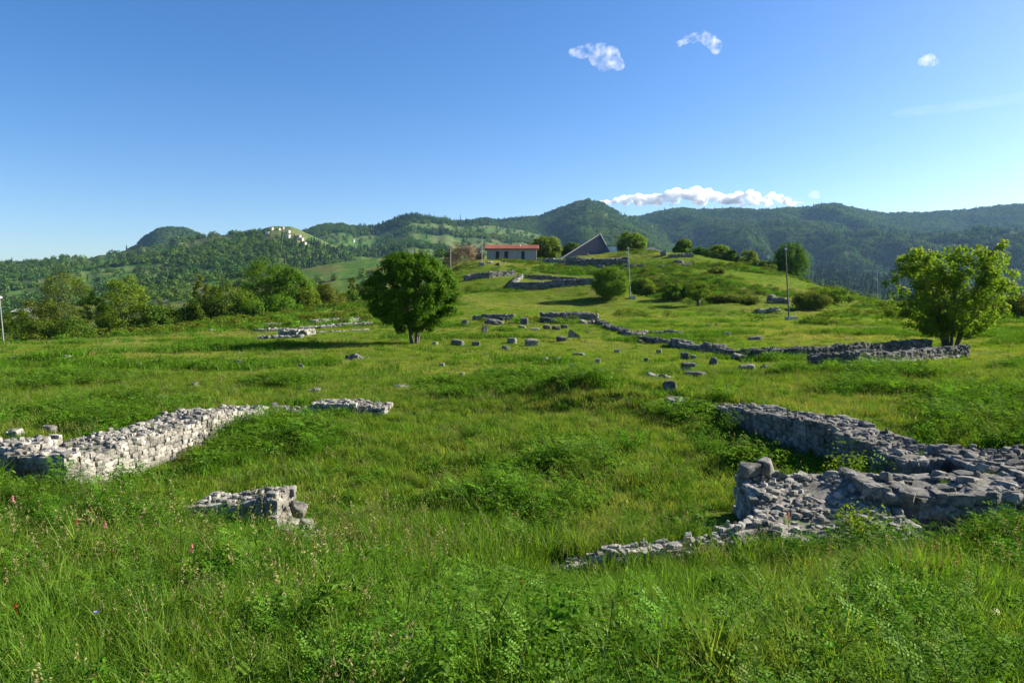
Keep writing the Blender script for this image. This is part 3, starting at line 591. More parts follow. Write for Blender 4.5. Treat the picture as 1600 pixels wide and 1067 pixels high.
# the two big field trees
b = gp(648, 537)
tree('round_tree', 'dense round dark green tree standing alone left of centre on the meadow', 'tree', b, 5.5, 5.75, M['tree_a'], 11, .05, 320, 48000, .13, .36, 4, .12, .8, .17, .66, deep=.95, lobes=10, nb=26)
b = gp(1485, 543)
def vase_tree(base):
    rng = np.random.default_rng(23); t = thing('vase_tree', 'airy many stemmed tree with pale young leaf tips at the right', 'tree', base)
    mb = MB(); tips = []
    for s in range(11):
        a = s * 2 * pi / 11 + rng.uniform(-.2, .2); sp = rng.uniform(.5, 1.0) * 2.9; top = rng.uniform(3.6, 5.3) * (1.0 if sp < 2.3 else .85)
        e = np.array([cos(a) * sp, sin(a) * sp * .8, top]); b0 = np.array([cos(a) * .28, sin(a) * .22, -.2]); m = b0 * .4 + e * .45 + np.array([-cos(a) * .25, -sin(a) * .2, .5])
        ts = np.linspace(0, 1, 10)[:, None]; path = (1 - ts) ** 2 * b0 + 2 * ts * (1 - ts) * m + ts ** 2 * e; rr = .075 * (1 - .85 * ts[:, 0]); mb.tube(path, rr, 6)
        for q in range(15):
            i = rng.integers(2, 10); d_ = unit((np.array([cos(a), sin(a), .35]) * .6 + rng.normal(0, .55, 3))[None])[0]; ln = rng.uniform(.35, 1.0) * (1.1 if i < 6 else .75)
            pe = path[i] + d_ * ln + np.array([0, 0, .12]); mb.tube(np.array([path[i], (path[i] + pe) / 2 + [0, 0, .05], pe]), [rr[i] * .5, rr[i] * .35, .006], 4); tips.append(pe); tips.append((path[i] + pe) / 2 + rng.normal(0, .12, 3))
    rad_ = lambda z: np.interp(z, [.5, 1.0, 1.8, 3.0, 4.3, 5.2], [.9, 1.9, 2.9, 3.3, 3.0, 2.1])
    for q in range(330):                       # side shoots filling the spreading crown
        z_ = rng.uniform(.65, 5.0); a = rng.uniform(0, 6.28); f = rng.uniform(.25, 1) ** .6 * (1 + .12 * sin(3 * a + 1) + .1 * sin(5 * a)); tips.append(np.array([cos(a) * rad_(z_) * f - .1, sin(a) * rad_(z_) * f * .85, z_ + rng.normal(0, .15)]))
    tips = np.array(tips); tips = tips[(tips[:, 2] > .55) & (np.hypot(tips[:, 0], tips[:, 1] / .85) < 1.08 * rad_(tips[:, 2])) & (tips[:, 2] < 5.35)]
    k = 46; o = rng.normal(0, 1, (len(tips), k, 3)); o = o / np.linalg.norm(o, axis=-1, keepdims=True) * rng.uniform(0, 1, (len(tips), k, 1)) ** .5 * .26; p = (tips[:, None] + o).reshape(-1, 3)
    nr = unit(unit(o.reshape(-1, 3)) * .5 + np.array([.1, 0, .5]) + rng.normal(0, .5, p.shape))
    V, Fq = leafquads(p, nr, .14 * rng.uniform(.6, 1.3, len(p)), .10 * rng.uniform(.7, 1.2, len(p)), rng)
    tipm = (o.reshape(-1, 3)[:, 2] > .07) & (rng.uniform(0, 1, len(p)) < .55) & (p[:, 2] > 1.8)
    mk('crown', V, [Fq[~tipm], Fq[tipm]], [M['tree_e'], M['tip']], t, [0, 1]); mb.build('trunk', M['bark'], t, True)
vase_tree(b)

# hill trees and shrubs
def at_d(px, d): return on(px, d)
G1 = 'trees and bushes on the hill crest'; G2 = 'bushes on the hill slope'; G3 = 'trees of the belt beyond the left field edge'
def small(px, d, top_row, wpx, mat, seed, label, name='tree', cat='tree', bottom=.1, group=None, n_lf=3200, leafpx=2.0, stems=1, r0=.12, base_row=None, lump=.3, tip=0, cl=None, deep=.9, n_cl=70, flat=1.0):
    p = gp(px, base_row) if base_row else at_d(px, d); d = p[1]
    H = EYE + (HROW - top_row) / F * d - p[2]; Wd = wpx / F * d
    return tree(name, label, cat, p, H, Wd, mat, seed, bottom, n_cl, int(n_lf * 2.4), leafpx * 1.4 / F * d, (cl or .16) * Wd, stems, r0, Wd * .25, lump, .6, group, tip, deep, flat=flat)
small(853, 168, 372, 46, M['lime'], 31, 'bright yellow green tree beside the hut', 'crest_tree', 'tree', .02, G1, 4200, tip=.3)
small(893, 185, 379, 34, M['hedge'], 32, 'dark bushy tree behind the left slope of the shelter roof', 'crest_tree', 'tree', .05, G1)
small(986, 172, 361, 46, M['lime'], 33, 'round leafy tree beside the middle lamp on the hilltop', 'crest_tree', 'tree', .05, G1, 4600)
small(1066, 160, 375, 30, M['tree_b'], 34, 'small round tree on the hill crest, left of a lower bush row', 'crest_tree', 'tree', .05, G1, tip=.2)
small(1092, 158, 387, 26, M['tree_b'], 35, 'low bush right of the small round crest tree', 'crest_bush', 'bush', .0, G1, 2000)
small(1120, 156, 383, 44, M['lime'], 36, 'wide yellow green bush in the crest row', 'crest_bush', 'bush', .0, G1, 3600, lump=.45)
small(1141, 154, 391, 24, M['hedge'], 37, 'dark green bush next to the wide yellow green one', 'crest_bush', 'bush', .0, G1, 2000)
small(1168, 154, 392, 34, M['lime'], 38, 'bright bush further down the crest row', 'crest_bush', 'bush', .0, G1, 2600, lump=.45)
small(1196, 148, 408, 28, M['tree_b'], 39, 'lowest bush of the crest row, left of the tall crest tree', 'crest_bush', 'bush', .0, G1, 2000)
small(1231, 152, 380, 56, M['tree_a'], 40, 'tall rounded tree on the right shoulder of the hill behind the right lamp', 'crest_tree', 'tree', .04, G1, 6000, lump=.2, n_cl=110)
small(1016, 180, 391, 18, M['hedge'], 41, 'low dark bush behind the hilltop tree', 'crest_bush', 'bush', .0, G1, 1200)
small(953, 113, 418, 58, M['tree_c'], 42, 'broad rounded shrub left of the middle lamp on the slope', 'round_shrub', 'shrub', .02, G2, 8000, 1.7, 5, .06, 468, .15, n_cl=140)
small(1005, 113, 436, 40, M['tree_c'], 43, 'dull green shrub right of the middle lamp', 'slope_shrub', 'shrub', .0, G2, 3800, base_row=464)
small(1048, 113, 444, 30, M['tree_c'], 44, 'dark low bush below the hill shoulder', 'slope_shrub', 'shrub', .0, G2, 2600, base_row=468)
small(1068, 113, 446, 26, M['hedge'], 45, 'low bush left of the ivy clad stump', 'slope_shrub', 'shrub', .0, G2, 2200, base_row=466)
small(1091, 100, 440, 36, M['tree_c'], 46, 'thin ivy clad small tree with a spreading top', 'ivy_tree', 'tree', .22, G2, 2200, 1.6, 1, .22, 479, .5, n_cl=50)
small(1130, 100, 463, 50, M['tree_d'], 47, 'low brown green scrub behind the grassy mound', 'scrub', 'scrub', .0, G2, 2600, base_row=473, lump=.5)
small(1165, 100, 466, 50, M['tree_d'], 147, 'brownish scrub strip left of the boulder heap', 'scrub', 'scrub', .0, G2, 2200, base_row=474, lump=.5)
small(1268, 92, 458, 54, M['tree_d'], 48, 'olive bush right of the right lamp', 'slope_shrub', 'shrub', .0, G2, 4200, base_row=484)
small(1300, 95, 450, 50, M['tree_c'], 49, 'thin green bush at the foot of the hill, right of the olive bush', 'slope_shrub', 'shrub', .0, G2, 2000, base_row=476, lump=.5)
small(1120, 115, 421, 30, M['tree_d'], 50, 'small gorse like clump high on the slope', 'slope_shrub', 'shrub', .0, G2, 900, base_row=428, lump=.5)
small(1595, 75, 463, 70, M['tree_d'], 51, 'dark hedge bush behind the right tree at the frame edge', 'field_bush', 'bush', .0, None, 4200)
small(1560, 85, 470, 50, M['tree_c'], 151, 'low green bush between the right tree and the frame edge', 'field_bush', 'bush', .0, None, 2200)
for i, (px, d, w) in enumerate(((728, 148, 34), (708, 152, 30), (745, 156, 24))):
    small(px, d, 378 + i * 3, w, M['twig'], 52 + i, ['reddish brown bare twigged thicket left of the hut', 'outer brown thicket at the left end of the hilltop', 'brown thicket touching the hut corner'][i], 'bare_thicket', 'thicket', .0, 'bare thickets by the hut', 1500, 1.3, 6, .05, None, .4)
small(706, 160, 392, 26, M['tree_c'], 56, 'green bush behind the outer brown thicket', 'crest_bush', 'bush', .0, G1, 1800)
# left belt
belt = [(55, 100, 462, 44, 'tree_d', 'dull olive tree behind the left lamp'), (12, 92, 492, 50, 'tree_c', 'yellowish bush at the foot of the left lamp'), (100, 96, 424, 78, 'tree_d', 'tallest brown green tree of the left belt'),
 (62, 84, 498, 56, 'hedge', 'dark thicket under the brown green tree'), (118, 84, 500, 62, 'hedge', 'second dark thicket, right of the first under the tall tree'), (150, 92, 446, 36, 'tree_b', 'slim fresh green tree right of the tallest belt tree'),
 (190, 92, 436, 66, 'tree_c', 'yellow green poplar like tree left of the hedge'), (170, 100, 470, 44, 'tree_b', 'green bush between two belt trees'), (232, 92, 478, 60, 'hedge', 'dark hedge bush at the left end of the long hedge'),
 (270, 94, 482, 60, 'hedge', 'second bush of the long dark hedge'), (308, 96, 455, 60, 'hedge', 'third bush of the long dark hedge with a bright top'), (345, 97, 452, 62, 'hedge', 'fourth bush of the long dark hedge'),
 (318, 108, 428, 26, 'tree_d', 'dark thin tree rising above the long hedge'), (382, 100, 452, 52, 'tree_c', 'green bush joining the hedge to the tall tree group'), (418, 104, 409, 76, 'tree_b', 'tall spreading bright green tree, highest of the right belt group'),
 (455, 104, 425, 62, 'tree_b', 'bright green tree right of the highest one in the group'), (400, 96, 470, 60, 'tree_b', 'leafy bush before the tall green group'), (440, 98, 462, 56, 'tree_b', 'second leafy bush before the tall green group'),
 (480, 104, 450, 40, 'tree_c', 'small tree at the right end of the belt'), (512, 112, 447, 52, 'tree_d', 'olive bush left of the dark low bush'), (545, 116, 458, 34, 'hedge', 'dark low bush beside the round tree'), (500, 130, 470, 40, 'tree_c', 'low scrub on the grass crest'),
 (30, 130, 478, 40, 'tree_b', 'bright far bush behind the pale roofs'), (-40, 95, 455, 80, 'tree_c', 'belt tree beyond the left frame edge'), (575, 135, 447, 30, 'tree_c', 'small bush half hidden by the round tree'), (555, 150, 434, 22, 'tree_d', 'far olive bush above the dark low bush')]
for i, (px, d, top, w, mt, lab) in enumerate(belt):
    bush = 'bush' in lab or 'thicket' in lab or 'scrub' in lab
    small(px, d, top - (3 if bush else 7), w * 1.12, M[mt], 70 + i, lab, 'belt_bush' if bush else 'belt_tree', 'bush' if bush else 'tree', .0 if bush else .10, G3, 5200 if w > 50 else 2800, 1.9, 1 if not bush else 5, .13 if not bush else .05, None, .38, tip=.12 if mt == 'hedge' else 0, n_cl=95)

# ------------------------------------------------------------------ hut, shelter, lamps
def hut():
    d = 156.; x0 = (761 - CX) / F * d; x1 = (838 - CX) / F * d; cx = (x0 + x1) / 2; Wd = x1 - x0; z = at(800, 411.5, d)[2]
    t = thing('stone_hut', 'long low stone hut with a red tiled roof and three dark doors on the hilltop', 'hut', (cx, d, z)); zt = at(800, 389, d)[2] - z; dp = 4.2
    mb = MB(); mb.box((0, dp / 2, zt / 2 - .3), (Wd / 2, dp / 2, zt / 2 + .3)); k = MB(); mb.build('wall', M['hutwall'], t)
    ov = .55; rb = MB(); zr = zt + .95
    V = [[-Wd / 2 - ov, -.45, zt], [Wd / 2 + ov, -.45, zt], [Wd / 2 + ov, dp / 2, zr], [-Wd / 2 - ov, dp / 2, zr], [-Wd / 2 - ov, dp + .45, zt], [Wd / 2 + ov, dp + .45, zt]]
    V += [[a, b, c - .16] for a, b, c in V]
    rb.add(V, [[0, 1, 2, 3], [3, 2, 5, 4], [6, 9, 8, 7], [9, 10, 11, 8], [0, 6, 7, 1], [4, 5, 11, 10], [0, 3, 9, 6], [3, 4, 10, 9], [1, 7, 8, 2], [2, 8, 11, 5]])
    n = int((Wd + 2 * ov) / .24)
    for i in range(n):
        xx = -Wd / 2 - ov + (i + .5) * (Wd + 2 * ov) / n; rb.tube([[xx, -.47, zt + .02], [xx, dp / 2, zr + .02]], .07, 6)
    rf = rb.build('roof', M['tile'], t, False)
    cb = MB(); cb.tube([[Wd * .17, dp * .3, zt + .4], [Wd * .17, dp * .3, zt + 1.05]], .11, 8); cb.box((Wd * .17, dp * .3, zt + 1.1), (.17, .17, .05)); cb.build('chimney', M['white'], rf)
    for pxd, w in ((777.5, .8), (791, .8), (817, .75)):
        xd = (pxd - CX) / F * d - cx; db = MB(); zd = at(800, 399.2, d)[2] - z; db.box((xd, -.03, zd), (w / 2, .06, .88)); q = db.build('door', M['door'], t)
        fb = MB()
        for sx in (-1, 1): fb.box((xd + sx * (w / 2 + .06), -.04, zd), (.055, .09, .9))
        fb.box((xd, -.04, zd + .96), (w / 2 + .12, .09, .06)); fb.build('door_frame', M['concrete'], q)
    gb = MB(); gb.tube([[Wd / 2 - .05, -.1, zt], [Wd / 2 - .05, -.1, .1]], .06, 8); gb.build('downpipe', M['concrete'], t)
k = NT('hut_stone'); tc = k.n('ShaderNodeTexCoord'); bs = k.n('ShaderNodeBsdfPrincipled', i_Roughness=.95)
br = k.n('ShaderNodeTexVoronoi', i_Scale=2.6); k.l(tc.outputs['Object'], br.inputs['Vector'])
cc_ = k.mix(k.ramp(br.outputs['Distance'], [(.0, 0), (.55, .6)]), (.36, .34, .30), (.24, .22, .19)); cc_ = k.mix(k.ramp(k.noise(tc.outputs['Object'], 3, 5), [(.35, 0), (.65, .6)]), cc_, (.44, .42, .38)); k.l(cc_, bs.inputs[0]); k.l(bs.outputs[0], k.out.inputs[0]); M['hutwall'] = k.m
M['tile'] = plain('red_tile', (.33, .085, .045), .85, 3, .35, .3); M['door'] = plain('dark_door', (.035, .025, .02), .8, 10, .3, .1)
M['sheet'] = plain('grey_sheet_roof', (.092, .086, .080), .7, 2, .15, .05)
hut()
def shelter():
    d = 172.; A = at(938, 366, d + 3); Bl = at(874, 406, d - 4); Br = at(953, 394, d - 3); z = 8.; c = (Bl + Br) / 2; c[2] = gz(c[0], c[1])
    t = thing('shelter', 'dark ribbed sheet shelter roof rising to a sharp peak on the hilltop', 'shelter', c); A, Bl, Br = A - c, Bl - c, Br - c
    Bk = np.array([A[0] + 2, A[1] + 8, Bl[2]]); Bk2 = np.array([Bl[0] + 3, Bl[1] + 12, Bl[2]]); mb = MB(); th = np.array([0, 0, -.22])
    V = np.array([A, Bl, Br, Bk, Bk2]); mb.add(np.r_[V, V + th], [[0, 1, 2], [0, 2, 3], [0, 3, 4], [0, 4, 1], [5, 7, 6], [5, 8, 7], [5, 9, 8], [5, 6, 9]]); mb.add(np.r_[V, V + th], [[1, 6, 7, 2], [2, 7, 8, 3], [3, 8, 9, 4], [4, 9, 6, 1]])
    nrm = unit(np.cross(Br - Bl, A - Bl)[None])[0] ; nrm = nrm if nrm[1] < 0 else -nrm
    for i in range(1, 30):                              # standing seams run parallel to the right edge
        f = i / 30; p = Bl + (Br - Bl) * f; q = Bl + (A - Bl) * f; mb.tube(np.array([p, q]) + nrm * .03, .05, 4)
    mb.build('roof', M['sheet'], t)
    tb = MB(); tb.tube(np.array([Bl, A]) + nrm * .08, .11, 6); tb.tube(np.array([A, Br]) + nrm * .08, .11, 6); tb.build('edge_trim', M['concrete'], t)
    for p in (Bl + [1.5, 3.0, 0], Br + [-1., 1.2, 0], Bk + [-1, -1, 0], Bk2 + [1, -1, 0]):
        q = MB(); q.tube([[p[0], p[1], -.5], [p[0], p[1], p[2] + .3]], .13, 8); q.build('post', M['concrete'], t)
    wb = MB(); e = at(955, 389, d - 1) - c; wb.box((e[0], e[1], e[2] - .6), (1.3, .2, 1.1)); wb.build('gable_wall', M['white'], t)
shelter()
d = 190.; p = at(1017, 386, d); t = thing('shelter', 'low grey shelter roof corner showing right of the hilltop tree', 'shelter', (p[0], p[1], gz(p[0], p[1])))
mb = MB(); zz = p[2] - gz(p[0], p[1]); mb.add([[-3, -3, zz - 1.4], [3, -3, zz - 1.4], [3, 3, zz - 1.4], [-3, 3, zz - 1.4], [0, 0, zz]], [[0, 1, 4], [1, 2, 4], [2, 3, 4], [3, 0, 4], [0, 3, 2], [0, 2, 1]]); mb.build('roof', M['sheet'], t)
mb = MB(); mb.box((0, 0, (zz - 1.45) / 2 - .5), (2.4, 2.4, (zz - 1.45) / 2 + .5)); mb.build('wall', M['concrete'], t)
p = at(958, 392, 176); t = thing('garden_shed', 'small pale walled shed with a dark flat roof beside the shelter', 'shed', (p[0], p[1], gz(p[0], p[1])))
zz = at(958, 386, 176)[2] - gz(p[0], p[1]); mb = MB(); mb.box((0, 0, zz / 2 - .4), (1.1, 1.1, zz / 2 + .4)); mb.build('wall', M['white'], t); mb = MB(); mb.box((0, 0, zz + .09), (1.4, 1.4, .08)); mb.build('roof', M['dark_metal'], t)

def lamp(base, top, label, heads, mat, block=None, r=.06, group='lamp posts on the site'):
    t = thing('lamp_post', label, 'lamp post', base); base = np.array(base); top = np.array(top) - base; mb = MB()
    mb.tube([[0, 0, -.2], top * .5, top], [r, r * .85, r * .6], 8); mb.build('pole', mat, t, True)
    if block: mb = MB(); mb.box((.25 if block > .4 else 0, 0, .10), (block, block * .6, .26), 0, 0, .96); mb.build('base', M['concrete'], t)
    for hx, hz in heads:
        mb = MB(); mb.box((top[0] + hx, -.12, top[2] + hz), (.11, .16, .10), 0, 0, .8)
        if abs(hx) > .15: mb.tube([[top[0], 0, top[2] + hz - .12], [top[0] + hx, -.05, top[2] + hz - .08]], .025, 6)
        else: mb.tube([[top[0], .02, top[2] + hz], [top[0] + hx, -.1, top[2] + hz]], .03, 6)
        h = mb.build('lamp_head', M['metal'], t); gb = MB(); gb.box((top[0] + hx, -.30, top[2] + hz), (.10, .03, .085)); gb.build('lens', M['glass'], h)
b = gp(1233, 500); lamp(b, at(1227, 384, b[1]), 'tall dark lamp post on a concrete block at the foot of the hill, right', [(0, -.35)], M['dark_metal'], .55, .085)
b = gp(985, 467); lamp(b, at(981, 388, b[1]), 'lamp post beside the broad rounded shrub on the slope', [(-.14, -.6), (0, .02)], M['grey_metal'], .45, .085)
b = on(1371, 168); lamp(b, at(1371, 424, 168), 'thin far lamp post with three heads left of the right tree', [(-.55, -.35), (.55, -.35), (0, .1)], M['metal'], None, .08)
b = gp(4, 541, 75); b = on(4, 66); lamp(b, at(-1, 462, 66), 'pale leaning lamp post at the left frame edge', [(.15, -.15)], M['grey_metal'], .35, .07)
b = on(260, 106); lamp(b, at(260, 469, 106), 'short lamp post with a white head behind the long hedge', [(0, 0)], M['metal'], None, .07)
def pole(px, row, top, label):
    b = gp(px, row); t = at(px, top, b[1]) - b; mb = MB(); mb.tube([[0, 0, -.3], t], [.07, .05], 7); mb.box((t[0], t[1], t[2] - .08), (.09, .09, .05)); tag(mb.build('wooden_pole', M['concrete'], None, True, b), label, 'pole', 'thin poles beside the hut')
pole(704, 421, 372, 'thin pale pole at the left of the brown thicket'); pole(753, 412, 371, 'thin pale pole next to the hut left corner')
M['shedwall'] = plain('dark_boards', (.06, .055, .045), .9, 6, .3, .2)
for px, row, w, lab in ((40, 487, 26, 'long pale roofed shed far off among the left belt trees'), (58, 484, 18, 'small white roofed shed behind the left belt, right of the long one'), (46, 498, 34, 'nearest pale roofed shed seen through the left belt trees')):
    d = {487: 190, 484: 205, 498: 150}[row]; p = at(px, row, d); g0 = gz(p[0], p[1]); t = thing('shed', lab, 'shed', (p[0], p[1], g0), 0, 'pale sheds among the trees'); h = max(p[2] - g0, 2.2); Wd = w / F * d / 2
    mb = MB(); mb.box((0, 0, h / 2), (Wd, 2, h / 2)); mb.build('wall', M['shedwall'], t); mb = MB(); mb.add([[-Wd - .3, -2.4, h], [Wd + .3, -2.4, h], [Wd + .3, 0, h + .8], [-Wd - .3, 0, h + .8], [-Wd - .3, 2.4, h], [Wd + .3, 2.4, h]], [[0, 1, 2, 3], [3, 2, 5, 4]]); mb.add([[-Wd - .3, -2.4, h], [-Wd - .3, 0, h + .8], [-Wd - .3, 2.4, h], [Wd + .3, -2.4, h], [Wd + .3, 0, h + .8], [Wd + .3, 2.4, h]], [[0, 1, 2], [3, 5, 4]]); mb.build('roof', M['concrete'], t)

# ------------------------------------------------------------------ far hills
HILLS = {}
def hill(key, ridge, d1, d0, p=1.6, amp=.12, zb=-24., mat='hill_wood', seed=0, back=1.16, spur=220.):
    ridge = np.array(ridge, float)
    def z(px, d):
        row = np.interp(px, ridge[:, 0], ridge[:, 1]); row = row + (fbm(px * .05, px * 0 + seed, seed, 3) - .5) * (1 if key == 'meadow' else 5)
        zr = EYE + (HROW - row) / F * d1
        t = (d - d0) / (d1 - d0); tc = np.clip(t, 0, 1)
        x = (px - CX) / F * d
        nz = (fbm(x / spur, d / spur * .6, seed + 40, 5) - .5) + .35 * (np.abs(fbm(x / spur * 1.7 + 9, d / spur * .5, seed + 50, 3) - .5) * -2 + .3)
        h = zb + (zr - zb) * (tc ** p) + (zr - zb) * amp * nz * np.sin(pi * np.clip(t, 0, 1)) * 1.6
        # keep the body of the slope behind the line of its own ridge
        lim = EYE + (HROW - row) / F * d - .012 * d * (1 - tc); h = np.where(t < .97, np.minimum(h, np.maximum(lim, zb)), h)
        bk = np.clip((t - 1) / (back - 1), 0, 1); return h - (zr - zb) * .35 * bk ** 1.3
    HILLS[key] = (z, d0, d1, ridge[0, 0], ridge[-1, 0])
    px = np.arange(ridge[0, 0], ridge[-1, 0] + 1, 3.0); d = np.linspace(d0, d0 + (d1 - d0) * back, 110)
    D, PX = np.meshgrid(d, px, indexing='ij'); Z = z(PX, D)
    # both flanks run down into the plain
    e = sstep(0, 60, PX - ridge[0, 0]) * sstep(0, 60, ridge[-1, 0] - PX); Z = zb + (Z - zb) * e
    V = np.c_[((PX - CX) / F * D).ravel(), D.ravel(), Z.ravel()]; nx = len(px)
    i = np.arange(len(d) - 1)[:, None] * nx; j = np.arange(nx - 1)[None]
    Fq = np.stack([i + j, i + j + 1, i + nx + j + 1, i + nx + j], -1).reshape(-1, 4)
    setting(mk('hill', V, Fq, M[mat], smooth=True))
hill('right', [(700, 440), (820, 400), (880, 362), (960, 347), (1005, 340), (1030, 334), (1060, 329), (1110, 331), (1150, 330), (1200, 332), (1260, 326), (1300, 322), (1340, 330), (1380, 337), (1440, 335), (1500, 332), (1550, 324), (1600, 324), (1700, 318), (1900, 330), (2200, 350)], 3000, 620, 1.75, .42, mat='hill_wood', seed=1, spur=420)
hill('peak', [(480, 400), (600, 362), (680, 354), (720, 348), (760, 345), (800, 346), (840, 341), (870, 331), (900, 321), (918, 316), (940, 323), (970, 338), (1000, 348), (1040, 364), (1100, 387), (1200, 412), (1320, 436)], 2500, 800, 1.35, .26, mat='hill_wood', seed=2, spur=330)
hill('open', [(300, 400), (420, 377), (480, 364), (510, 354), (535, 352), (560, 357), (590, 356), (625, 342), (650, 339), (690, 344), (710, 349), (760, 352), (820, 362), (900, 380), (1000, 400)], 2050, 560, 1.25, .12, mat='hill_open', seed=3, spur=260)
hill('dome', [(150, 412), (190, 402), (215, 386), (232, 371), (250, 362), (270, 358), (290, 359), (315, 367), (340, 380), (380, 400), (420, 415)], 2500, 1600, 1.2, .08, mat='hill_wood', seed=4, spur=240)
hill('village', [(-600, 415), (-200, 420), (0, 415), (60, 412), (100, 404), (150, 402), (215, 390), (260, 382), (320, 371), (350, 368), (380, 367), (400, 364), (425, 356), (440, 354), (470, 360), (500, 375), (540, 390), (600, 404), (700, 418), (760, 425)], 1280, 470, 1.2, .13, mat='hill_open', seed=5, spur=170)
hill('meadow', [(60, 480), (150, 468), (200, 463), (240, 450), (300, 441), (380, 432), (450, 426), (520, 412), (590, 404), (680, 400), (760, 400), (900, 402), (1000, 420)], 520, 245, 1.1, .06, mat='hill_mead', seed=6, spur=90)
hill('distant', [(930, 352), (975, 338), (990, 333), (1003, 334), (1020, 348)], 4300, 3600, 1.2, .05, mat='hill_far', seed=7)
hill('distant', [(1480, 350), (1560, 338), (1600, 327), (1680, 320), (1800, 335)], 4300, 3600, 1.2, .05, mat='hill_far', seed=8)

# ------------------------------------------------------------------ scattering of ground cover and woodland (stuff)
def scatter(name, pts, scale, rot, idx, protos, label):
    me = bpy.data.meshes.new(name); me.vertices.add(len(pts)); me.vertices.foreach_set('co', np.asarray(pts, np.float32).ravel())
    a = me.attributes.new('sc', 'FLOAT_VECTOR', 'POINT'); a.data.foreach_set('vector', np.asarray(scale, np.float32).ravel())
    a = me.attributes.new('rt', 'FLOAT_VECTOR', 'POINT'); a.data.foreach_set('vector', np.asarray(rot, np.float32).ravel())
    a = me.attributes.new('ix', 'INT', 'POINT'); a.data.foreach_set('value', np.asarray(idx, np.int32))
    o = bpy.data.objects.new(name, me); C.objects.link(o); setting(o, 'stuff', label)
    col = bpy.data.collections.new(name + '_sources')
    for q in protos: col.objects.link(q)
    g = bpy.data.node_groups.new(name + '_nodes', 'GeometryNodeTree')
    g.interface.new_socket('Geometry', in_out='INPUT', socket_type='NodeSocketGeometry'); g.interface.new_socket('Geometry', in_out='OUTPUT', socket_type='NodeSocketGeometry')
    N = g.nodes.new; gi = N('NodeGroupInput'); go = N('NodeGroupOutput'); ip = N('GeometryNodeInstanceOnPoints'); ci = N('GeometryNodeCollectionInfo')
    ci.inputs['Collection'].default_value = col; ci.inputs['Separate Children'].default_value = True; ci.inputs['Reset Children'].default_value = True
    def attr(nm, ty): n = N('GeometryNodeInputNamedAttribute'); n.data_type = ty; n.inputs['Name'].default_value = nm; return n.outputs['Attribute']
    e = N('FunctionNodeEulerToRotation'); L = g.links.new
    L(gi.outputs[0], ip.inputs['Points']); L(ci.outputs[0], ip.inputs['Instance']); ip.inputs['Pick Instance'].default_value = True
    L(attr('ix', 'INT'), ip.inputs['Instance Index']); L(attr('rt', 'FLOAT_VECTOR'), e.inputs[0]); L(e.outputs[0], ip.inputs['Rotation']); L(attr('sc', 'FLOAT_VECTOR'), ip.inputs['Scale']); L(ip.outputs[0], go.inputs[0])
    md = o.modifiers.new('scatter', 'NODES'); md.node_group = g; return o
def blades(rng, n, rad, h, w, lean, mat, name, seg=3, head=0, hmat=None, jit=1.0):
    a = rng.uniform(0, 6.28, n); r = rad * np.sqrt(rng.uniform(0, 1, n)); b0 = np.c_[np.cos(a) * r, np.sin(a) * r, np.full(n, -.03)]
    H = rng.uniform(*h, n); Wd = w * rng.uniform(.7, 1.3, n); d = rng.uniform(0, 6.28, n); ld = np.c_[np.cos(d), np.sin(d), 0 * d] * (rng.uniform(.15, 1, n) * lean)[:, None] * H[:, None]
    f = d + rng.uniform(-1, 1, n) + pi / 2; sd = np.c_[np.cos(f), np.sin(f), 0 * f]; V = []; ts = np.linspace(0, 1, seg + 1)
    for t in ts:
        c = b0 + ld * t ** 2 + np.c_[0 * H, 0 * H, H * (t - .18 * lean * t * t)]; ww = (Wd * (1 - t ** 1.6) + .0004)[:, None] / 2; V += [c - sd * ww, c + sd * ww]
    V = np.stack(V, 1); k = V.shape[1]; base = np.arange(n)[:, None] * k; Fs = [np.concatenate([base + 2 * i, base + 2 * i + 1, base + 2 * i + 3, base + 2 * i + 2], 1) for i in range(seg)]
    mb = MB(); mb.add(V.reshape(-1, 3), np.concatenate(Fs), 0)
    if head:
        tips = (b0 + ld + np.c_[0 * H, 0 * H, H * (1 - .18 * lean)])[:head]; c = np.repeat(tips, 9, 0) + np.c_[rng.normal(0, .006, head * 9), rng.normal(0, .006, head * 9), rng.uniform(-.07, .02, head * 9)]
        Vh, Fh = leafquads(c, unit(np.c_[rng.normal(0, 1, (len(c), 2)), rng.normal(0, .3, len(c))]), .022, .009, rng); mb.add(Vh, Fh, 1)
    return mb.build(name, [mat, hmat or mat], link=False)
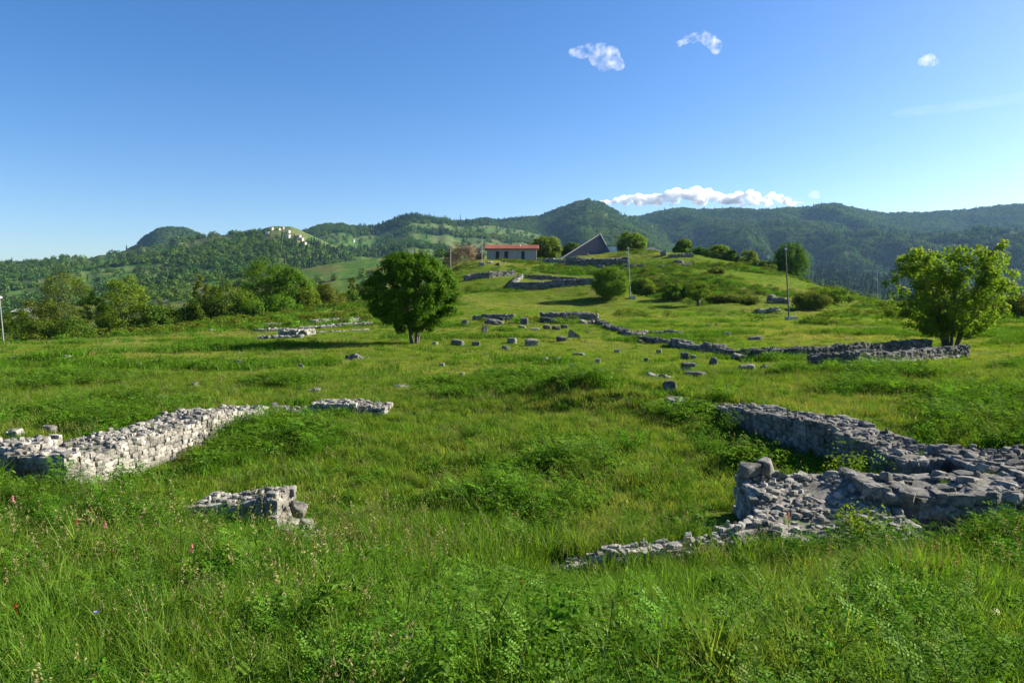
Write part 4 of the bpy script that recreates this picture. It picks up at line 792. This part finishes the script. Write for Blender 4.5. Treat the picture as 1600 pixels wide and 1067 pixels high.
def pinnate(rng, stems, h, mat, name, leafl=.11, pairs=6, lf=(.020, .010)):
    cs = []; ns = []; ts_ = []; mb = MB()
    for s in range(stems):
        a = rng.uniform(0, 6.28); ln = rng.uniform(*h); lean = rng.uniform(.15, .75); nst = 7
        t = np.linspace(0, 1, nst)[:, None]; p = np.c_[np.cos(a) * lean * ln * t ** 1.5, np.sin(a) * lean * ln * t ** 1.5, ln * (t - .25 * lean * t * t)] + [rng.normal(0, .04), rng.normal(0, .04), 0]
        mb.tube(p, .0022, 3, 1, False)
        for q in range(2, nst):
            for sd in (-1, 1):
                if rng.uniform() < .15: continue
                az = a + sd * rng.uniform(.5, 1.6); dr = np.array([cos(az), sin(az), rng.uniform(.1, .8)]); dr /= np.linalg.norm(dr); L = leafl * rng.uniform(.6, 1.2)
                side = unit(np.cross(dr, [0, 0, 1.])[None])[0]; up = np.cross(side, dr)
                for i in range(pairs):
                    f = (i + 1) / pairs; bp = p[q] + dr * L * f - np.array([0, 0, .25 * L * f * f])
                    for e in (-1, 1):
                        cs.append(bp + side * e * lf[0] * .6); ns.append(up + side * e * .2); ts_.append(side * e + dr * .35)
                cs.append(p[q] + dr * L * 1.1); ns.append(up); ts_.append(dr)
    cs = np.array(cs); nr = unit(np.array(ns) + rng.normal(0, .22, (len(cs), 3))); t = unit(np.array(ts_)); b = unit(np.cross(nr, t)); L = lf[0] * rng.uniform(.8, 1.25, (len(cs), 1)); Wd = lf[1] * rng.uniform(.8, 1.2, (len(cs), 1))
    V = np.stack([cs - t * L / 2, cs + b * Wd / 2, cs + t * L / 2, cs - b * Wd / 2], 1).reshape(-1, 3); mb.add(V, np.arange(len(V)).reshape(-1, 4), 0)
    return mb.build(name, [mat, M['stem']], link=False)
def bushy(rng, n, h, rad, leaf, mat, name, ar=.5):
    c = np.c_[rng.normal(0, rad * .5, n), rng.normal(0, rad * .5, n), h * rng.uniform(.08, 1, n) ** .8]; c[:, :2] *= (1.1 - .6 * (c[:, 2:] / h)); nr = unit(np.c_[rng.normal(0, .6, (n, 2)), np.full(n, .7)] + unit(c) * .4)
    V, Fq = leafquads(c, nr, leaf * rng.uniform(.6, 1.3, n), leaf * ar * rng.uniform(.7, 1.2, n), rng); mb = MB(); mb.add(V, Fq, 0)
    for _ in range(7):
        a = rng.uniform(0, 6.28); q = rad * rng.uniform(.2, .7); mb.tube([[0, 0, -.02], [cos(a) * q * .4, sin(a) * q * .4, h * .4], [cos(a) * q, sin(a) * q, h * .6]], .0015, 3, 1, False)
    return mb.build(name, [mat, M['stem']], link=False)
def wall_clear(x, y, pad=0.0):
    ok = np.ones(len(x), bool)
    for x0, y0, x1, y1, hw in WALL_ZONES:
        dx, dy = x1 - x0, y1 - y0; L2 = dx * dx + dy * dy; t = np.clip(((x - x0) * dx + (y - y0) * dy) / L2, -.0, 1.0)
        ok &= np.hypot(x - x0 - t * dx, y - y0 - t * dy) > hw + pad
    return ok
def stone_clear(x, y, f=.75):
    ok = np.ones(len(x), bool)
    for sx, sy, r in STONE_XY: ok &= np.hypot(x - sx, y - sy) > r * f
    return ok
def wedge(rng, d0, d1, dens, u=.86, extra=1.2):
    n = int(dens * (d1 ** 2 - d0 ** 2) * u + dens * 2 * extra * (d1 - d0)); d = np.sqrt(rng.uniform(d0 ** 2, d1 ** 2, n)); x = rng.uniform(-1, 1, n) * (d * u + extra); return x, d
def tilt(rng, n, s=.12): return np.c_[rng.normal(0, s, n), rng.normal(0, s, n), rng.uniform(0, 6.28, n)]
rg = np.random.default_rng(101)
tall = [blades(rg, 40, .11, (.20, .46), .0095, .6, M['grass'], 'a_grass'), blades(rg, 30, .09, (.16, .36), .011, .8, M['grass'], 'b_grass'), blades(rg, 40, .12, (.12, .30), .010, .7, M['grass_dark'], 'c_grass'), blades(rg, 9, .12, (.40, .66), .0028, .5, M['grass'], 'd_grass', 4, 9, M['straw']), blades(rg, 8, .10, (.3, .5), .003, .5, M['straw'], 'e_grass', 3, 6, M['straw'])]
herbs = [pinnate(rg, 6, (.26, .42), M['herb'], 'a_herb', .11, 6, (.022, .010)), pinnate(rg, 7, (.18, .34), M['herb'], 'b_herb', .09, 5, (.018, .010)), bushy(rg, 130, .32, .16, .045, M['herb'], 'c_herb'), pinnate(rg, 5, (.3, .48), M['herb_mid'], 'd_herb', .13, 7, (.025, .011)), bushy(rg, 90, .22, .16, .06, M['grass_dark'], 'e_herb', .35)]
def grow(x, y):          # height of the sward
    r = np.hypot(x, y); g = .55 + .75 * fbm(x * .35, y * .35, 61, 3); return g
# nearest grass
x, y = wedge(rg, 1.9, 9.2, 115, .82, .8); ok = wall_clear(x, y, .03); x, y = x[ok], y[ok]
hf = fbm(x * .55, y * .55, 71, 3); rm = room_mask(x, y)
sel = rg.uniform(0, 1, len(x)); idx = np.where(sel < .40, 0, np.where(sel < .70, 1, np.where(sel < .95, 2, np.where(sel < .983, 3, 4)))); idx = np.where((idx >= 3) & (hf > .6), 2, idx)
sc = (.35 + 1.25 * fbm(x * .8, y * .8, 63, 3)) * rg.uniform(.7, 1.25, len(x)); near_wall = sstep(5.8, 7.4, y) * (1 - sstep(7.2, 7.9, y)) * sstep(-.6, .6, x) * (1 - sstep(2.6, 3.4, x)); sc *= 1 - .45 * near_wall; sc *= 1 - .35 * rm
tp = []
for a in WALL_TOPS:
    a = np.array(a); ln = math.hypot(a[3] - a[0], a[4] - a[1])
    if a[1] > 20: continue
    for _ in range(rg.poisson(ln * a[6] * 7)):
        f = rg.uniform(); nx_, ny_ = -(a[4] - a[1]) / ln, (a[3] - a[0]) / ln; e = rg.choice([-1, 1]) * a[6] * rg.uniform(.1, .52); q = a[:3] + (a[3:6] - a[:3]) * f; tp.append((q[0] + nx_ * e, q[1] + ny_ * e, q[2] - .09))
tp = np.array(tp); nt_ = len(tp); pts_ = np.r_[np.c_[x, y, ground(x, y)], tp]; sc = np.r_[sc, rg.uniform(.25, .6, nt_)]; idx = np.r_[idx, rg.choice([0, 1, 2, 2], nt_)]
scatter('grass', pts_, np.c_[sc, sc, sc * rg.uniform(.85, 1.15, len(sc))], tilt(rg, len(sc)), idx, tall, 'long meadow grass in the foreground')
x, y = wedge(rg, 2.2, 9.5, 26, .82, .6); ok = wall_clear(x, y, .05) & (fbm(x * .55, y * .55, 71, 3) > .38 + .10 * rg.uniform(-1, 1, len(x))); x, y = x[ok], y[ok]; rm = room_mask(x, y)
nw = sstep(5.8, 7.4, y) * (1 - sstep(7.2, 7.9, y)) * sstep(-.6, .6, x) * (1 - sstep(2.6, 3.4, x)); sc = (.35 + 1.15 * fbm(x * .9, y * .9, 73, 3)) * rg.uniform(.7, 1.3, len(x)) * (1 - .45 * nw) * (1 - .3 * rm)
scatter('herbs', np.c_[x, y, ground(x, y)], np.c_[sc, sc, sc], tilt(rg, len(x), .15), rg.choice(5, len(x), p=[.25, .30, .22, .08, .15]), herbs, 'leafy vetch like herbs among the foreground grass')
# room and near meadow
mid = [blades(rg, 46, .16, (.12, .30), .011, .7, M['grass_far'], 'a_grass'), blades(rg, 46, .16, (.10, .24), .012, .9, M['grass'], 'b_grass'), blades(rg, 50, .15, (.14, .34), .012, .6, M['grass_dark'], 'c_grass'), bushy(rg, 120, .22, .2, .045, M['herb_mid'], 'd_grass'), blades(rg, 12, .16, (.25, .45), .004, .5, M['straw'], 'e_grass', 3, 8, M['straw']), pinnate(rg, 6, (.2, .36), M['herb_mid'], 'f_grass', .1, 4, (.026, .015))]
x, y = wedge(rg, 8.6, 24, 46, .84, 1); ok = wall_clear(x, y, .04) & stone_clear(x, y); x, y = x[ok], y[ok]
hf = fbm(x * .42, y * .42, 81, 4); s = rg.uniform(0, 1, len(x)); idx = np.where(s < .42, 0, np.where(s < .74, 1, np.where(s < .90, 2, np.where(s < .95, 3, 4)))); dk = hf + rg.uniform(-.10, .10, len(x)) > .635; idx = np.where(dk, np.where(s < .28, 3, np.where(s < .70, 2, np.where(s < .85, 5, 1))), idx)
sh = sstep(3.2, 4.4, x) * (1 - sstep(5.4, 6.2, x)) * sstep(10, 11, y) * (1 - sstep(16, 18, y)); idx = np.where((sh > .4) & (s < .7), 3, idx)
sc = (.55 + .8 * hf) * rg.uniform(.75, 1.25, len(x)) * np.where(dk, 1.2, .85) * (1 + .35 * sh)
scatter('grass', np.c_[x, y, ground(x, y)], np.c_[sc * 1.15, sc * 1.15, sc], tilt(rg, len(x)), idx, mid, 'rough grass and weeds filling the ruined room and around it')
# field
fld = [blades(rg, 90, .42, (.07, .17), .02, .9, M['grass_far'], 'a_grass', 2), blades(rg, 90, .42, (.06, .14), .022, 1.0, M['grass_far'], 'b_grass', 2), blades(rg, 90, .35, (.12, .30), .02, .7, M['grass_dark'], 'c_grass', 2), blades(rg, 80, .4, (.10, .22), .018, .7, M['grass'], 'd_grass', 2), bushy(rg, 140, .24, .42, .07, M['herb_mid'], 'e_grass'), blades(rg, 30, .4, (.2, .36), .008, .6, M['straw'], 'f_grass', 2)]
x, y = wedge(rg, 22, 62, 8, .84, 1); ok = wall_clear(x, y, -.08) & stone_clear(x, y, .8); x, y = x[ok], y[ok]
hf = fbm(x * .16, y * .34, 91, 4); s = rg.uniform(0, 1, len(x)); idx = np.where(s < .46, 0, np.where(s < .78, 1, np.where(s < .88, 3, np.where(s < .93, 2, 5)))); dk = hf + rg.uniform(-.05, .05, len(x)) > .665; idx = np.where(dk, np.where(s < .6, 2, np.where(s < .7, 4, 3)), idx)
band = np.exp(-((y - 28.5 - .06 * x) / .8) ** 2) * (x < -7) * (x > -24); dk2 = rg.uniform(0, 1, len(x)) < band * .9; idx = np.where(dk2, np.where(s < .7, 2, 4), idx); sc = (.6 + .7 * hf) * rg.uniform(.75, 1.25, len(x)) * np.where(dk | dk2, 1.25, .85)
scatter('grass', np.c_[x, y, ground(x, y)], np.c_[sc, sc, sc], tilt(rg, len(x), .1), idx, fld, 'meadow grass with darker tussocks across the field')
far = [blades(rg, 120, .95, (.07, .18), .05, .9, M['grass_far'], 'a_grass', 2), blades(rg, 120, .95, (.06, .14), .055, 1.0, M['grass_far'], 'b_grass', 2), blades(rg, 120, .8, (.18, .48), .05, .7, M['grass_dark'], 'c_grass', 2), blades(rg, 110, .9, (.14, .34), .045, .7, M['grass'], 'd_grass', 2), bushy(rg, 120, .5, .8, .2, M['herb_mid'], 'e_grass'), bushy(rg, 120, .6, .8, .18, M['tree_d'], 'f_grass')]
x, y = wedge(rg, 58, 185, 1.15, .84, 2); ok = wall_clear(x, y, .1) & stone_clear(x, y, 1); x, y = x[ok], y[ok]
hf = fbm(x * .07, y * .11, 95, 4); s = rg.uniform(0, 1, len(x)); idx = np.where(s < .5, 0, np.where(s < .88, 1, 3)); dk = hf + rg.uniform(-.05, .05, len(x)) > .575; idx = np.where(dk, np.where(s < .42, 2, np.where(s < .66, 3, np.where(s < .78, 4, 5))), idx)
sc = (.6 + .7 * hf) * rg.uniform(.75, 1.25, len(x)) * np.where(dk, 1.1, .9)
scatter('grass', np.c_[x, y, ground(x, y)], np.c_[sc, sc, sc], tilt(rg, len(x), .1), idx, far, 'distant grass over the hill slope')

# woodland on the hills
def woodtree(rng, n, mat, name, leaf=.17, kind='round'):
    d = unit(rng.normal(0, 1, (n, 3))); r = rng.uniform(.55, 1, n) ** .5 * (1 + .25 * np.sin(d[:, 0] * 5 + rng.uniform(0, 6)) * np.sin(d[:, 2] * 4 + 1))
    p = d * r[:, None] * [.5, .5, .5] + [0, 0, .5]
    if kind == 'pine': h = rng.uniform(0.05, 1, n); q = .26 * (1 - h) ** .8 * rng.uniform(.6, 1, n); a = rng.uniform(0, 6.28, n); p = np.c_[np.cos(a) * q, np.sin(a) * q, h]; d = unit(np.c_[np.cos(a), np.sin(a), np.full(n, .4)])
    V, Fq = leafquads(p, unit(d + rng.normal(0, .45, (n, 3)) + [0, 0, .25]), leaf * rng.uniform(.7, 1.4, n), leaf * .8 * rng.uniform(.7, 1.3, n), rng); return mk(name, V, Fq, mat, link=False)
rw = np.random.default_rng(55)
def wood(key, n, label, dens, size=(6, 10), pine=None, dr=(0, 1.02)):
    z, d0, d1, p0, p1 = HILLS[key]; t = np.sqrt(rw.uniform(((d0 + (d1 - d0) * dr[0])) ** 2, (d0 + (d1 - d0) * dr[1]) ** 2, n)); px = rw.uniform(p0 + 30, p1 - 30, n); x = (px - CX) / F * t
    ok = rw.uniform(0, 1, n) < dens(x, t, px); px, t, x = px[ok], t[ok], x[ok]; h = rw.uniform(*size, len(x)) * (.75 + .5 * fbm(x * .01, t * .01, 13, 3)); idx = rw.integers(0, 3, len(x))
    if pine is not None: pm = rw.uniform(0, 1, len(x)) < pine(x, t, px); idx = np.where(pm, 3, idx)
    s = np.c_[h * rw.uniform(.85, 1.35, len(x)), h * rw.uniform(.85, 1.35, len(x)), h * np.where(idx == 3, 1.5, 1.0)]
    pr = [woodtree(rw, 170, M['far_tree'], 'a_tree'), woodtree(rw, 150, M['far_tree'], 'b_tree', .19), woodtree(rw, 130, M['far_tree'], 'c_tree', .2), woodtree(rw, 150, M['far_pine'], 'd_tree', .13, 'pine')]
    scatter('woodland', np.c_[x, t, z(px, t) - h * .08], s, np.c_[0 * x, 0 * x, rw.uniform(0, 6.28, len(x))], idx, pr, label)
wood('right', 62000, 'continuous forest over the long right hand ridge', lambda x, t, px: np.where(fbm(x * .004, t * .004, 15) > .35, 1, .75), (8, 13), lambda x, t, px: np.where((t < 1500), sstep(.42, .55, fbm(x * .006, t * .006, 17)) * .8, .08))
wood('peak', 34000, 'forest over the central peak and its shoulders', lambda x, t, px: np.where(fbm(x * .004, t * .005, 19) > .46, .95, .35), (7, 11), lambda x, t, px: np.where(fbm(x * .006, t * .006, 27) > .66, .3, .0))
wood('open', 24000, 'scattered woods and hedges on the open middle hills', lambda x, t, px: np.clip(sstep(.51, .58, fbm(x * .006, t * .006, 23, 4)) + .04, 0, .85), (6, 10), lambda x, t, px: np.where(fbm(x * .006, t * .006, 29) > .60, .5, .0))
wood('dome', 9000, 'forest on the round dome hill at the left', lambda x, t, px: np.ones(len(x)), (7, 11))
wood('village', 17000, 'woods on the near left hill below the village', lambda x, t, px: np.clip(sstep(.45, .53, fbm(x * .009, t * .008, 33, 4)) * np.where(t > 1180, .45, 1) + .07 + .6 * (px > 330) * (px < 560) * (t < 1100), 0, .95) * np.where((px > 410) & (px < 490) & (t > 1100), .12, 1), (5, 9.5), lambda x, t, px: np.where((px > 440) & (px < 560) & (t > 700), .5, .04))
wood('meadow', 900, 'bushes and hedge lines on the meadow slope beyond the belt', lambda x, t, px: np.clip(sstep(.54, .62, fbm(x * .025, t * .03, 37, 4)), 0, .9), (3, 6))

# village, mast and far houses
def house(px, row, wpx, hpx, label, key='village', d=None, group='white village houses on the hilltop'):
    z, d0, d1, _, _ = HILLS[key]; dd = np.linspace(d0, d1, 400); zz = z(np.full(400, float(px)), dd); rr = HROW - (zz - EYE) / dd * F; i = np.argmax(rr <= row) if (rr <= row).any() else int(np.argmin(rr)); d = dd[i]
    Wd = wpx / F * d / 2; h = hpx / F * d * .78; t = thing('village_house', label, 'house', ((px - CX) / F * d, d, zz[i] - 1), radians(-18), group)
    mb = MB(); mb.box((0, 0, h / 2 + .5), (Wd, Wd * .8, h / 2 + .5)); mb.build('wall', M['whitewash' if 'white' in label else 'plaster'], t); q = h + 1.; a = Wd * 1.08; b = Wd * .9; e = h * .3
    mb = MB(); mb.add([[-a, -b, q], [a, -b, q], [a, 0, q + e], [-a, 0, q + e], [-a, b, q], [a, b, q]], [[0, 1, 2, 3], [3, 2, 5, 4], [0, 4, 5, 1]]); mb.add([[-a, -b, q], [-a, 0, q + e], [-a, b, q], [a, -b, q], [a, 0, q + e], [a, b, q]], [[0, 1, 2], [3, 5, 4]]); mb.build('roof', M['pan'], t)
M['whitewash'] = plain('whitewash', (.52, .50, .46), .9, .3, .15, .1); M['plaster'] = plain('tan_plaster', (.40, .34, .26), .9, .3, .2, .1)
M['pan'] = plain('faded_roof_tile', (.30, .22, .17), .9, .3, .3, .1)
for a in [(421, 366, 5, 4, 'leftmost white house high on the village hill'), (427, 361, 6, 5, 'pale house right of the leftmost village house'), (438, 361, 6, 3, 'small house under the village hill summit'), (445, 359, 4, 3, 'summit house of the village'), (453, 365, 6, 4, 'pale roofed house above the brightest white house'), (453, 373, 6, 6, 'brightest white house of the village'), (469, 373, 9, 5, 'broad tan house right of the brightest one'), (473, 377, 7, 5, 'tan house just under the broad one'), (478, 385, 5, 6, 'lowest tall white house of the village')]: house(*a)
house(554, 379, 3, 4, 'lone white house in the green fields right of the village', 'open', None, None)
house(305, 402, 3, 3, 'lone pale house on the left hill slope', 'village', None, None); house(303, 433, 4, 3, 'small pale house at the foot of the left hill', 'village', None, None)
z_, d0_, d1_, _, _ = HILLS['peak']; zb_ = float(z_(np.array([720.]), np.array([2500.]))[0]); mb = MB(); hh = 26.
mb.tube([[0, 0, -2], [0, 0, hh]], [1.3, .6], 6)
for q in (.55, .75, .92): mb.box((0, 0, hh * q), (1.9, 1.9, .5))
tag(mb.build('radio_mast', M['dark_metal'], None, False, ((720 - CX) / F * 2500, 2500, zb_)), 'thin radio mast on the skyline left of the peak', 'mast')

# ------------------------------------------------------------------ flowers and weeds one can count
M['pink'] = leafmat('pink_petal', (.55, .16, .22), (.68, .26, .32), None, (0, 1), .3, .1, .015, (1, 1)); M['yellow'] = leafmat('yellow_petal', (.75, .55, .02), (.8, .62, .05), None, (0, 1), .3, .1, .015, (1, 1))
M['red'] = leafmat('red_petal', (.55, .06, .03), (.62, .1, .05), None, (0, 1), .3, .1, .015, (1, 1)); M['fluff'] = leafmat('seed_fluff', (.55, .53, .48), (.7, .68, .62), None, (0, 1), .4, .1, .02, (1, 1)); M['violet'] = leafmat('violet_petal', (.2, .16, .5), (.28, .22, .6), None, (0, 1), .3, .1, .015, (1, 1))
def flower(px, row, d, kind, label, seed):
    """the head sits where the photograph shows it, its stem rooted in the ground below"""
    rng = np.random.default_rng(seed); top = at(px, row, d); g = gz(top[0], top[1]); h = float(np.clip(top[2] - g, .22, .62)); t = thing('wild_flower', label, 'flower', (top[0], top[1], g), 0, 'wild flowers in the grass')
    mb = MB(); mb.tube([[.03, .02, -.03], [.01, 0, h * .5], [0, 0, h]], [.003, .0025, .0018], 5); mb.build('stem', M['stem'], t)
    if kind == 'spike': n = 46; u = rng.uniform(0, 1, n); a = rng.uniform(0, 6.28, n); r_ = .017 * (1 - u * .75); c = np.c_[np.cos(a) * r_, np.sin(a) * r_, h - .03 + u * .075]; V, Fq = leafquads(c, unit(np.c_[np.cos(a), np.sin(a), .4 + 0 * a]), .016, .011, rng); mt = M['pink']
    elif kind == 'red': n = 12; a = rng.uniform(0, 6.28, n); c = np.c_[np.cos(a) * .012, np.sin(a) * .012, h - .02 + rng.uniform(0, 1, n) * .07]; V, Fq = leafquads(c, unit(np.c_[np.cos(a), np.sin(a), .2 + 0 * a]), .02, .012, rng); mt = M['red']
    elif kind == 'clock': n = 150; d_ = unit(rng.normal(0, 1, (n, 3))); V, Fq = leafquads(d_ * .026 + [0, 0, h + .02], d_, .013, .009, rng); mt = M['fluff']
    else: n = 6; a = np.arange(n) * 2 * pi / n; c = np.c_[np.cos(a) * .012, np.sin(a) * .012, np.full(n, h + .008)]; V, Fq = leafquads(c, unit(np.c_[np.cos(a) * -.5, np.sin(a) * -.5, .8 + 0 * a]), .024, .02, rng); mt = M['yellow' if kind == 'cup' else 'violet']
    mk('flower_head', V, Fq, mt, t)
for i, a in enumerate([(164, 820, 6.8, 'spike', 'pink flower spike in the left foreground grass, left of the wall stub'), (300, 857, 6.2, 'spike', 'pink flower spike below the left wall stub'), (20, 781, 7.6, 'spike', 'pink flower spike at the left frame edge'), (120, 818, 6.9, 'red', 'small reddish flower spike left of the pink one'), (24, 966, 4.6, 'red', 'red flower spike low at the left frame edge'), (152, 977, 4.5, 'violet', 'single small violet flower in the left foreground'), (508, 996, 4.4, 'cup', 'single yellow buttercup low in the foreground'), (1163, 983, 4.6, 'clock', 'dandelion clock in the right foreground grass'), (1554, 982, 4.7, 'clock', 'dandelion clock near the right frame edge'), (1232, 806, 7.9, 'spike', 'pink flower spike against the right corner rubble'), (1235, 748, 9.6, 'red', 'thin red flower spike above the right corner rubble'), (816, 915, 5.6, 'red', 'dark red flower by the near edge of the room'), (420, 980, 4.5, 'cup', 'tiny yellow flower left of the buttercup'), (655, 985, 4.5, 'spike', 'pale pink spike low in the middle foreground')]): flower(*a, 300 + i)
def weed(px, d, h, w, label, seed, n=420, leaf=.06, mat='herb'):
    p = on(px, d); rng = np.random.default_rng(seed); t = thing('leafy_weed', label, 'weed', p, 0, 'taller leafy weeds by the walls'); mb = MB(); cs = []; ns = []
    for s in range(9):
        a = rng.uniform(0, 6.28); e = np.array([cos(a) * w * rng.uniform(.2, .5), sin(a) * w * .4 * rng.uniform(.2, 1), h * rng.uniform(.65, 1.0)]); m = e * [.3, .3, .6]; ts = np.linspace(0, 1, 7)[:, None]; path = 2 * ts * (1 - ts) * m + ts ** 2 * e; mb.tube(path, np.linspace(.006, .002, 7), 4)
        for _ in range(n // 9): i = rng.integers(2, 7); o = rng.normal(0, .055, 3); cs.append(path[i] + o); ns.append(o * 6 + [0, 0, .6] + rng.normal(0, .4, 3))
    V, Fq = leafquads(np.array(cs), unit(np.array(ns)), leaf * rng.uniform(.6, 1.3, len(cs)), leaf * .5 * rng.uniform(.7, 1.2, len(cs)), rng); mk('foliage', V, Fq, M[mat], t); mb.build('stem', M['stem'], t)
weed(1355, 8.1, .55, .75, 'bright leafy shoot before the shaded coursed wall in the right foreground', 401, 520, .055, 'lime'); weed(1405, 8.0, .38, .4, 'small round leaved weed right of the bright leafy shoot', 402, 160, .07, 'herb')
weed(1330, 10.6, .62, .7, 'tall weed growing against the long dark faced wall', 403, 460, .06, 'lime'); weed(1390, 10.2, .45, .5, 'broad leaved weed at the wall foot, right of the tall one', 404, 220, .08, 'lime')
weed(1490, 11.4, .55, .9, 'dark bush overhanging the broad rubble mass at right', 405, 620, .05, 'hedge'); weed(190, 10.2, .55, .7, 'dark leafy weed at the near end of the long pale wall', 406, 420, .055); weed(245, 10.6, .4, .6, 'low leafy weed at the foot of the long pale wall', 407, 320, .055)
weed(985, 13.2, .5, .9, 'dark bushy weed in the middle of the room', 408, 520, .05); weed(1150, 14.2, .6, 1.0, 'shaded weed before the right wall end', 409, 520, .05, 'hedge'); weed(1100, 13.0, .55, .9, 'bushy weed left of the shaded one in the room', 410, 480, .05); weed(1095, 16.6, .5, .8, 'dark thicket at the far right corner of the room', 411, 480, .05, 'hedge'); weed(480, 15.9, .4, 1.0, 'leafy weed at the foot of the short far wall piece', 412, 420, .05); weed(780, 10.8, .35, .6, 'small bushy weed in the near middle of the room', 413, 300, .045); weed(740, 14.2, .4, .8, 'dull weed clump left of centre in the room', 414, 320, .045, 'grass_dark')

# ------------------------------------------------------------------ clouds and air
def cloudmat(name, dens, nscale=None, lo=.42, hi=.62):
    k = NT(name); v = k.n('ShaderNodeVolumePrincipled', i_Density=dens, i_Anisotropy=.0); v.inputs['Color'].default_value = (1, 1, 1, 1)
    if nscale:
        tc = k.n('ShaderNodeTexCoord'); r = k.ramp(k.noise(tc.outputs['Object'], nscale, 7, .62, .25), [(lo, 0), (hi, 1)]); m = k.n('ShaderNodeMath', operation='MULTIPLY'); m.inputs[1].default_value = dens; k.l(r, m.inputs[0]); k.l(m.outputs[0], v.inputs['Density'])
    k.l(v.outputs[0], k.out.inputs['Volume']); return k.m
def puffs(name, label, centre, balls, mat, voxel):
    mb = MB(); V0, F0 = CUBES[4]; V0 = unit(V0)
    for c, r in balls: mb.add(V0 * np.array(r) + np.array(c), F0)
    o = mb.build(name, [mat], None, True, centre); tag(o, label, 'cloud', 'clouds in the blue sky'); m = o.modifiers.new('union', 'REMESH'); m.mode = 'VOXEL'; m.voxel_size = voxel; return o
rc = np.random.default_rng(9); DC = 6800.
def px2m(v): return v / F * DC
balls = []
for i in range(210):
    u = rc.uniform(-1, 1); env = (1 - abs(u) ** 2.2) * (.55 + .45 * vnoise(u * 4 + 3, 0 * u, 77)); h = env * rc.uniform(0, 1); r = px2m(rc.uniform(3, 8)) * (.5 + .6 * env)
    balls.append(((u * px2m(156), rc.uniform(-1, 1) * px2m(25), h * px2m(27) - px2m(8)), (r * 1.25, r, r * .8)))
puffs('cloud', 'long white cumulus bank lying above the right hand ridge', at(1092, 311, DC), balls, cloudmat('cumulus', .03), 14.)
puffs('cloud', 'small white puff at the right end of the cumulus bank', at(1271, 304, DC), [((rc.uniform(-1, 1) * px2m(11), 0, rc.normal(0, px2m(2))), (px2m(5), px2m(5), px2m(4))) for _ in range(10)], M.setdefault('puff', cloudmat('puff', .006)), 12.)
def arc(pts, r): return [((px2m(a), rc.normal(0, px2m(4)), px2m(b)), (px2m(r * f * 1.3), px2m(14), px2m(r * f))) for a, b, f in pts]
puffs('cloud', 'ragged small white cloud high in the middle of the sky', at(930, 88, DC), arc([(-34, 6, .5), (-20, 6, .8), (-5, 8, .9), (8, 10, .9), (6, -4, 1.1), (20, 0, 1.2), (30, -6, 1.0), (36, -12, .7), (14, -16, .7)], 12), cloudmat('wisp', .012, .012, .47, .80), 14.)
puffs('cloud', 'curved small white cloud wisp, right of the ragged one', at(1095, 70, DC), arc([(-32, 2, .5), (-22, 8, .6), (-10, 10, .8), (2, 12, .9), (14, 8, 1.0), (22, 0, 1.0), (25, -7, .7)], 9), cloudmat('wisp', .012, .013, .46, .78), 12.)
puffs('cloud', 'tiny white cloud wisp high at the right', at(1449, 94, DC), arc([(-8, -3, .8), (0, 0, 1.1), (6, 5, .8), (8, -5, .7)], 8), cloudmat('wisp', .010, .014, .44, .74), 12.)
puffs('cloud', 'faint long streak of high cloud at the right edge of the sky', at(1560, 158, DC), [((i * px2m(26), 0, i * px2m(3.5)), (px2m(40), px2m(20), px2m(7))) for i in range(-5, 6)], cloudmat('streak', .0006, .003, .35, .7), 40.)

k = NT('air'); v = k.n('ShaderNodeVolumePrincipled', i_Density=.00004, i_Anisotropy=.25); v.inputs['Color'].default_value = (.34, .60, 1.0, 1); k.l(v.outputs[0], k.out.inputs['Volume'])
mb = MB(); mb.box((0, 0, 242), (5300, 5300, 270)); setting(mb.build('haze', [k.m]), 'stuff', 'thin blue air between the meadow and the far hills')

# ------------------------------------------------------------------ light, sky, camera
sc_ = bpy.context.scene
w = bpy.data.worlds.new('World'); sc_.world = w; w.use_nodes = True; nt = w.node_tree; bg = nt.nodes['Background']
sky = nt.nodes.new('ShaderNodeTexSky'); sky.sky_type = 'NISHITA'; sky.sun_disc = False; sky.sun_elevation = radians(SUN_EL); sky.sun_rotation = radians(90 - SUN_AZ)
sky.altitude = 900; sky.air_density = 1.0; sky.dust_density = 1.5; sky.ozone_density = 3.0
hsv = nt.nodes.new('ShaderNodeHueSaturation'); hsv.inputs['Saturation'].default_value = 1.30; hsv.inputs['Hue'].default_value = .509; hsv.inputs['Value'].default_value = 1.20; nt.links.new(sky.outputs[0], hsv.inputs['Color']); nt.links.new(hsv.outputs[0], bg.inputs[0]); bg.inputs[1].default_value = .053
L = bpy.data.lights.new('Sun', 'SUN'); L.energy = 5.0; L.angle = radians(.5); L.color = (1, .93, .82); lo = bpy.data.objects.new('Sun', L); C.objects.link(lo)
from mathutils import Vector
dv = Vector((cos(radians(SUN_AZ)) * cos(radians(SUN_EL)), sin(radians(SUN_AZ)) * cos(radians(SUN_EL)), sin(radians(SUN_EL)))); lo.rotation_euler = dv.to_track_quat('Z', 'Y').to_euler(); lo.location = (40, 10, 40)
cam = bpy.data.cameras.new('Camera'); cam.lens = 36 * F / 1600; cam.sensor_width = 36; cam.clip_end = 30000; cam.clip_start = .1
co = bpy.data.objects.new('Camera', cam); C.objects.link(co); co.location = (0, 0, EYE); co.rotation_euler = (pi / 2 - PITCH, 0, 0); sc_.camera = co
sc_.view_settings.view_transform = 'Standard'; sc_.view_settings.look = 'None'; sc_.view_settings.exposure = 1.5; sc_.view_settings.gamma = 1
cy = sc_.cycles; cy.max_bounces = 8; cy.transparent_max_bounces = 8; cy.volume_bounces = 10; cy.use_denoising = True; cy.diffuse_bounces = 3; cy.transmission_bounces = 4
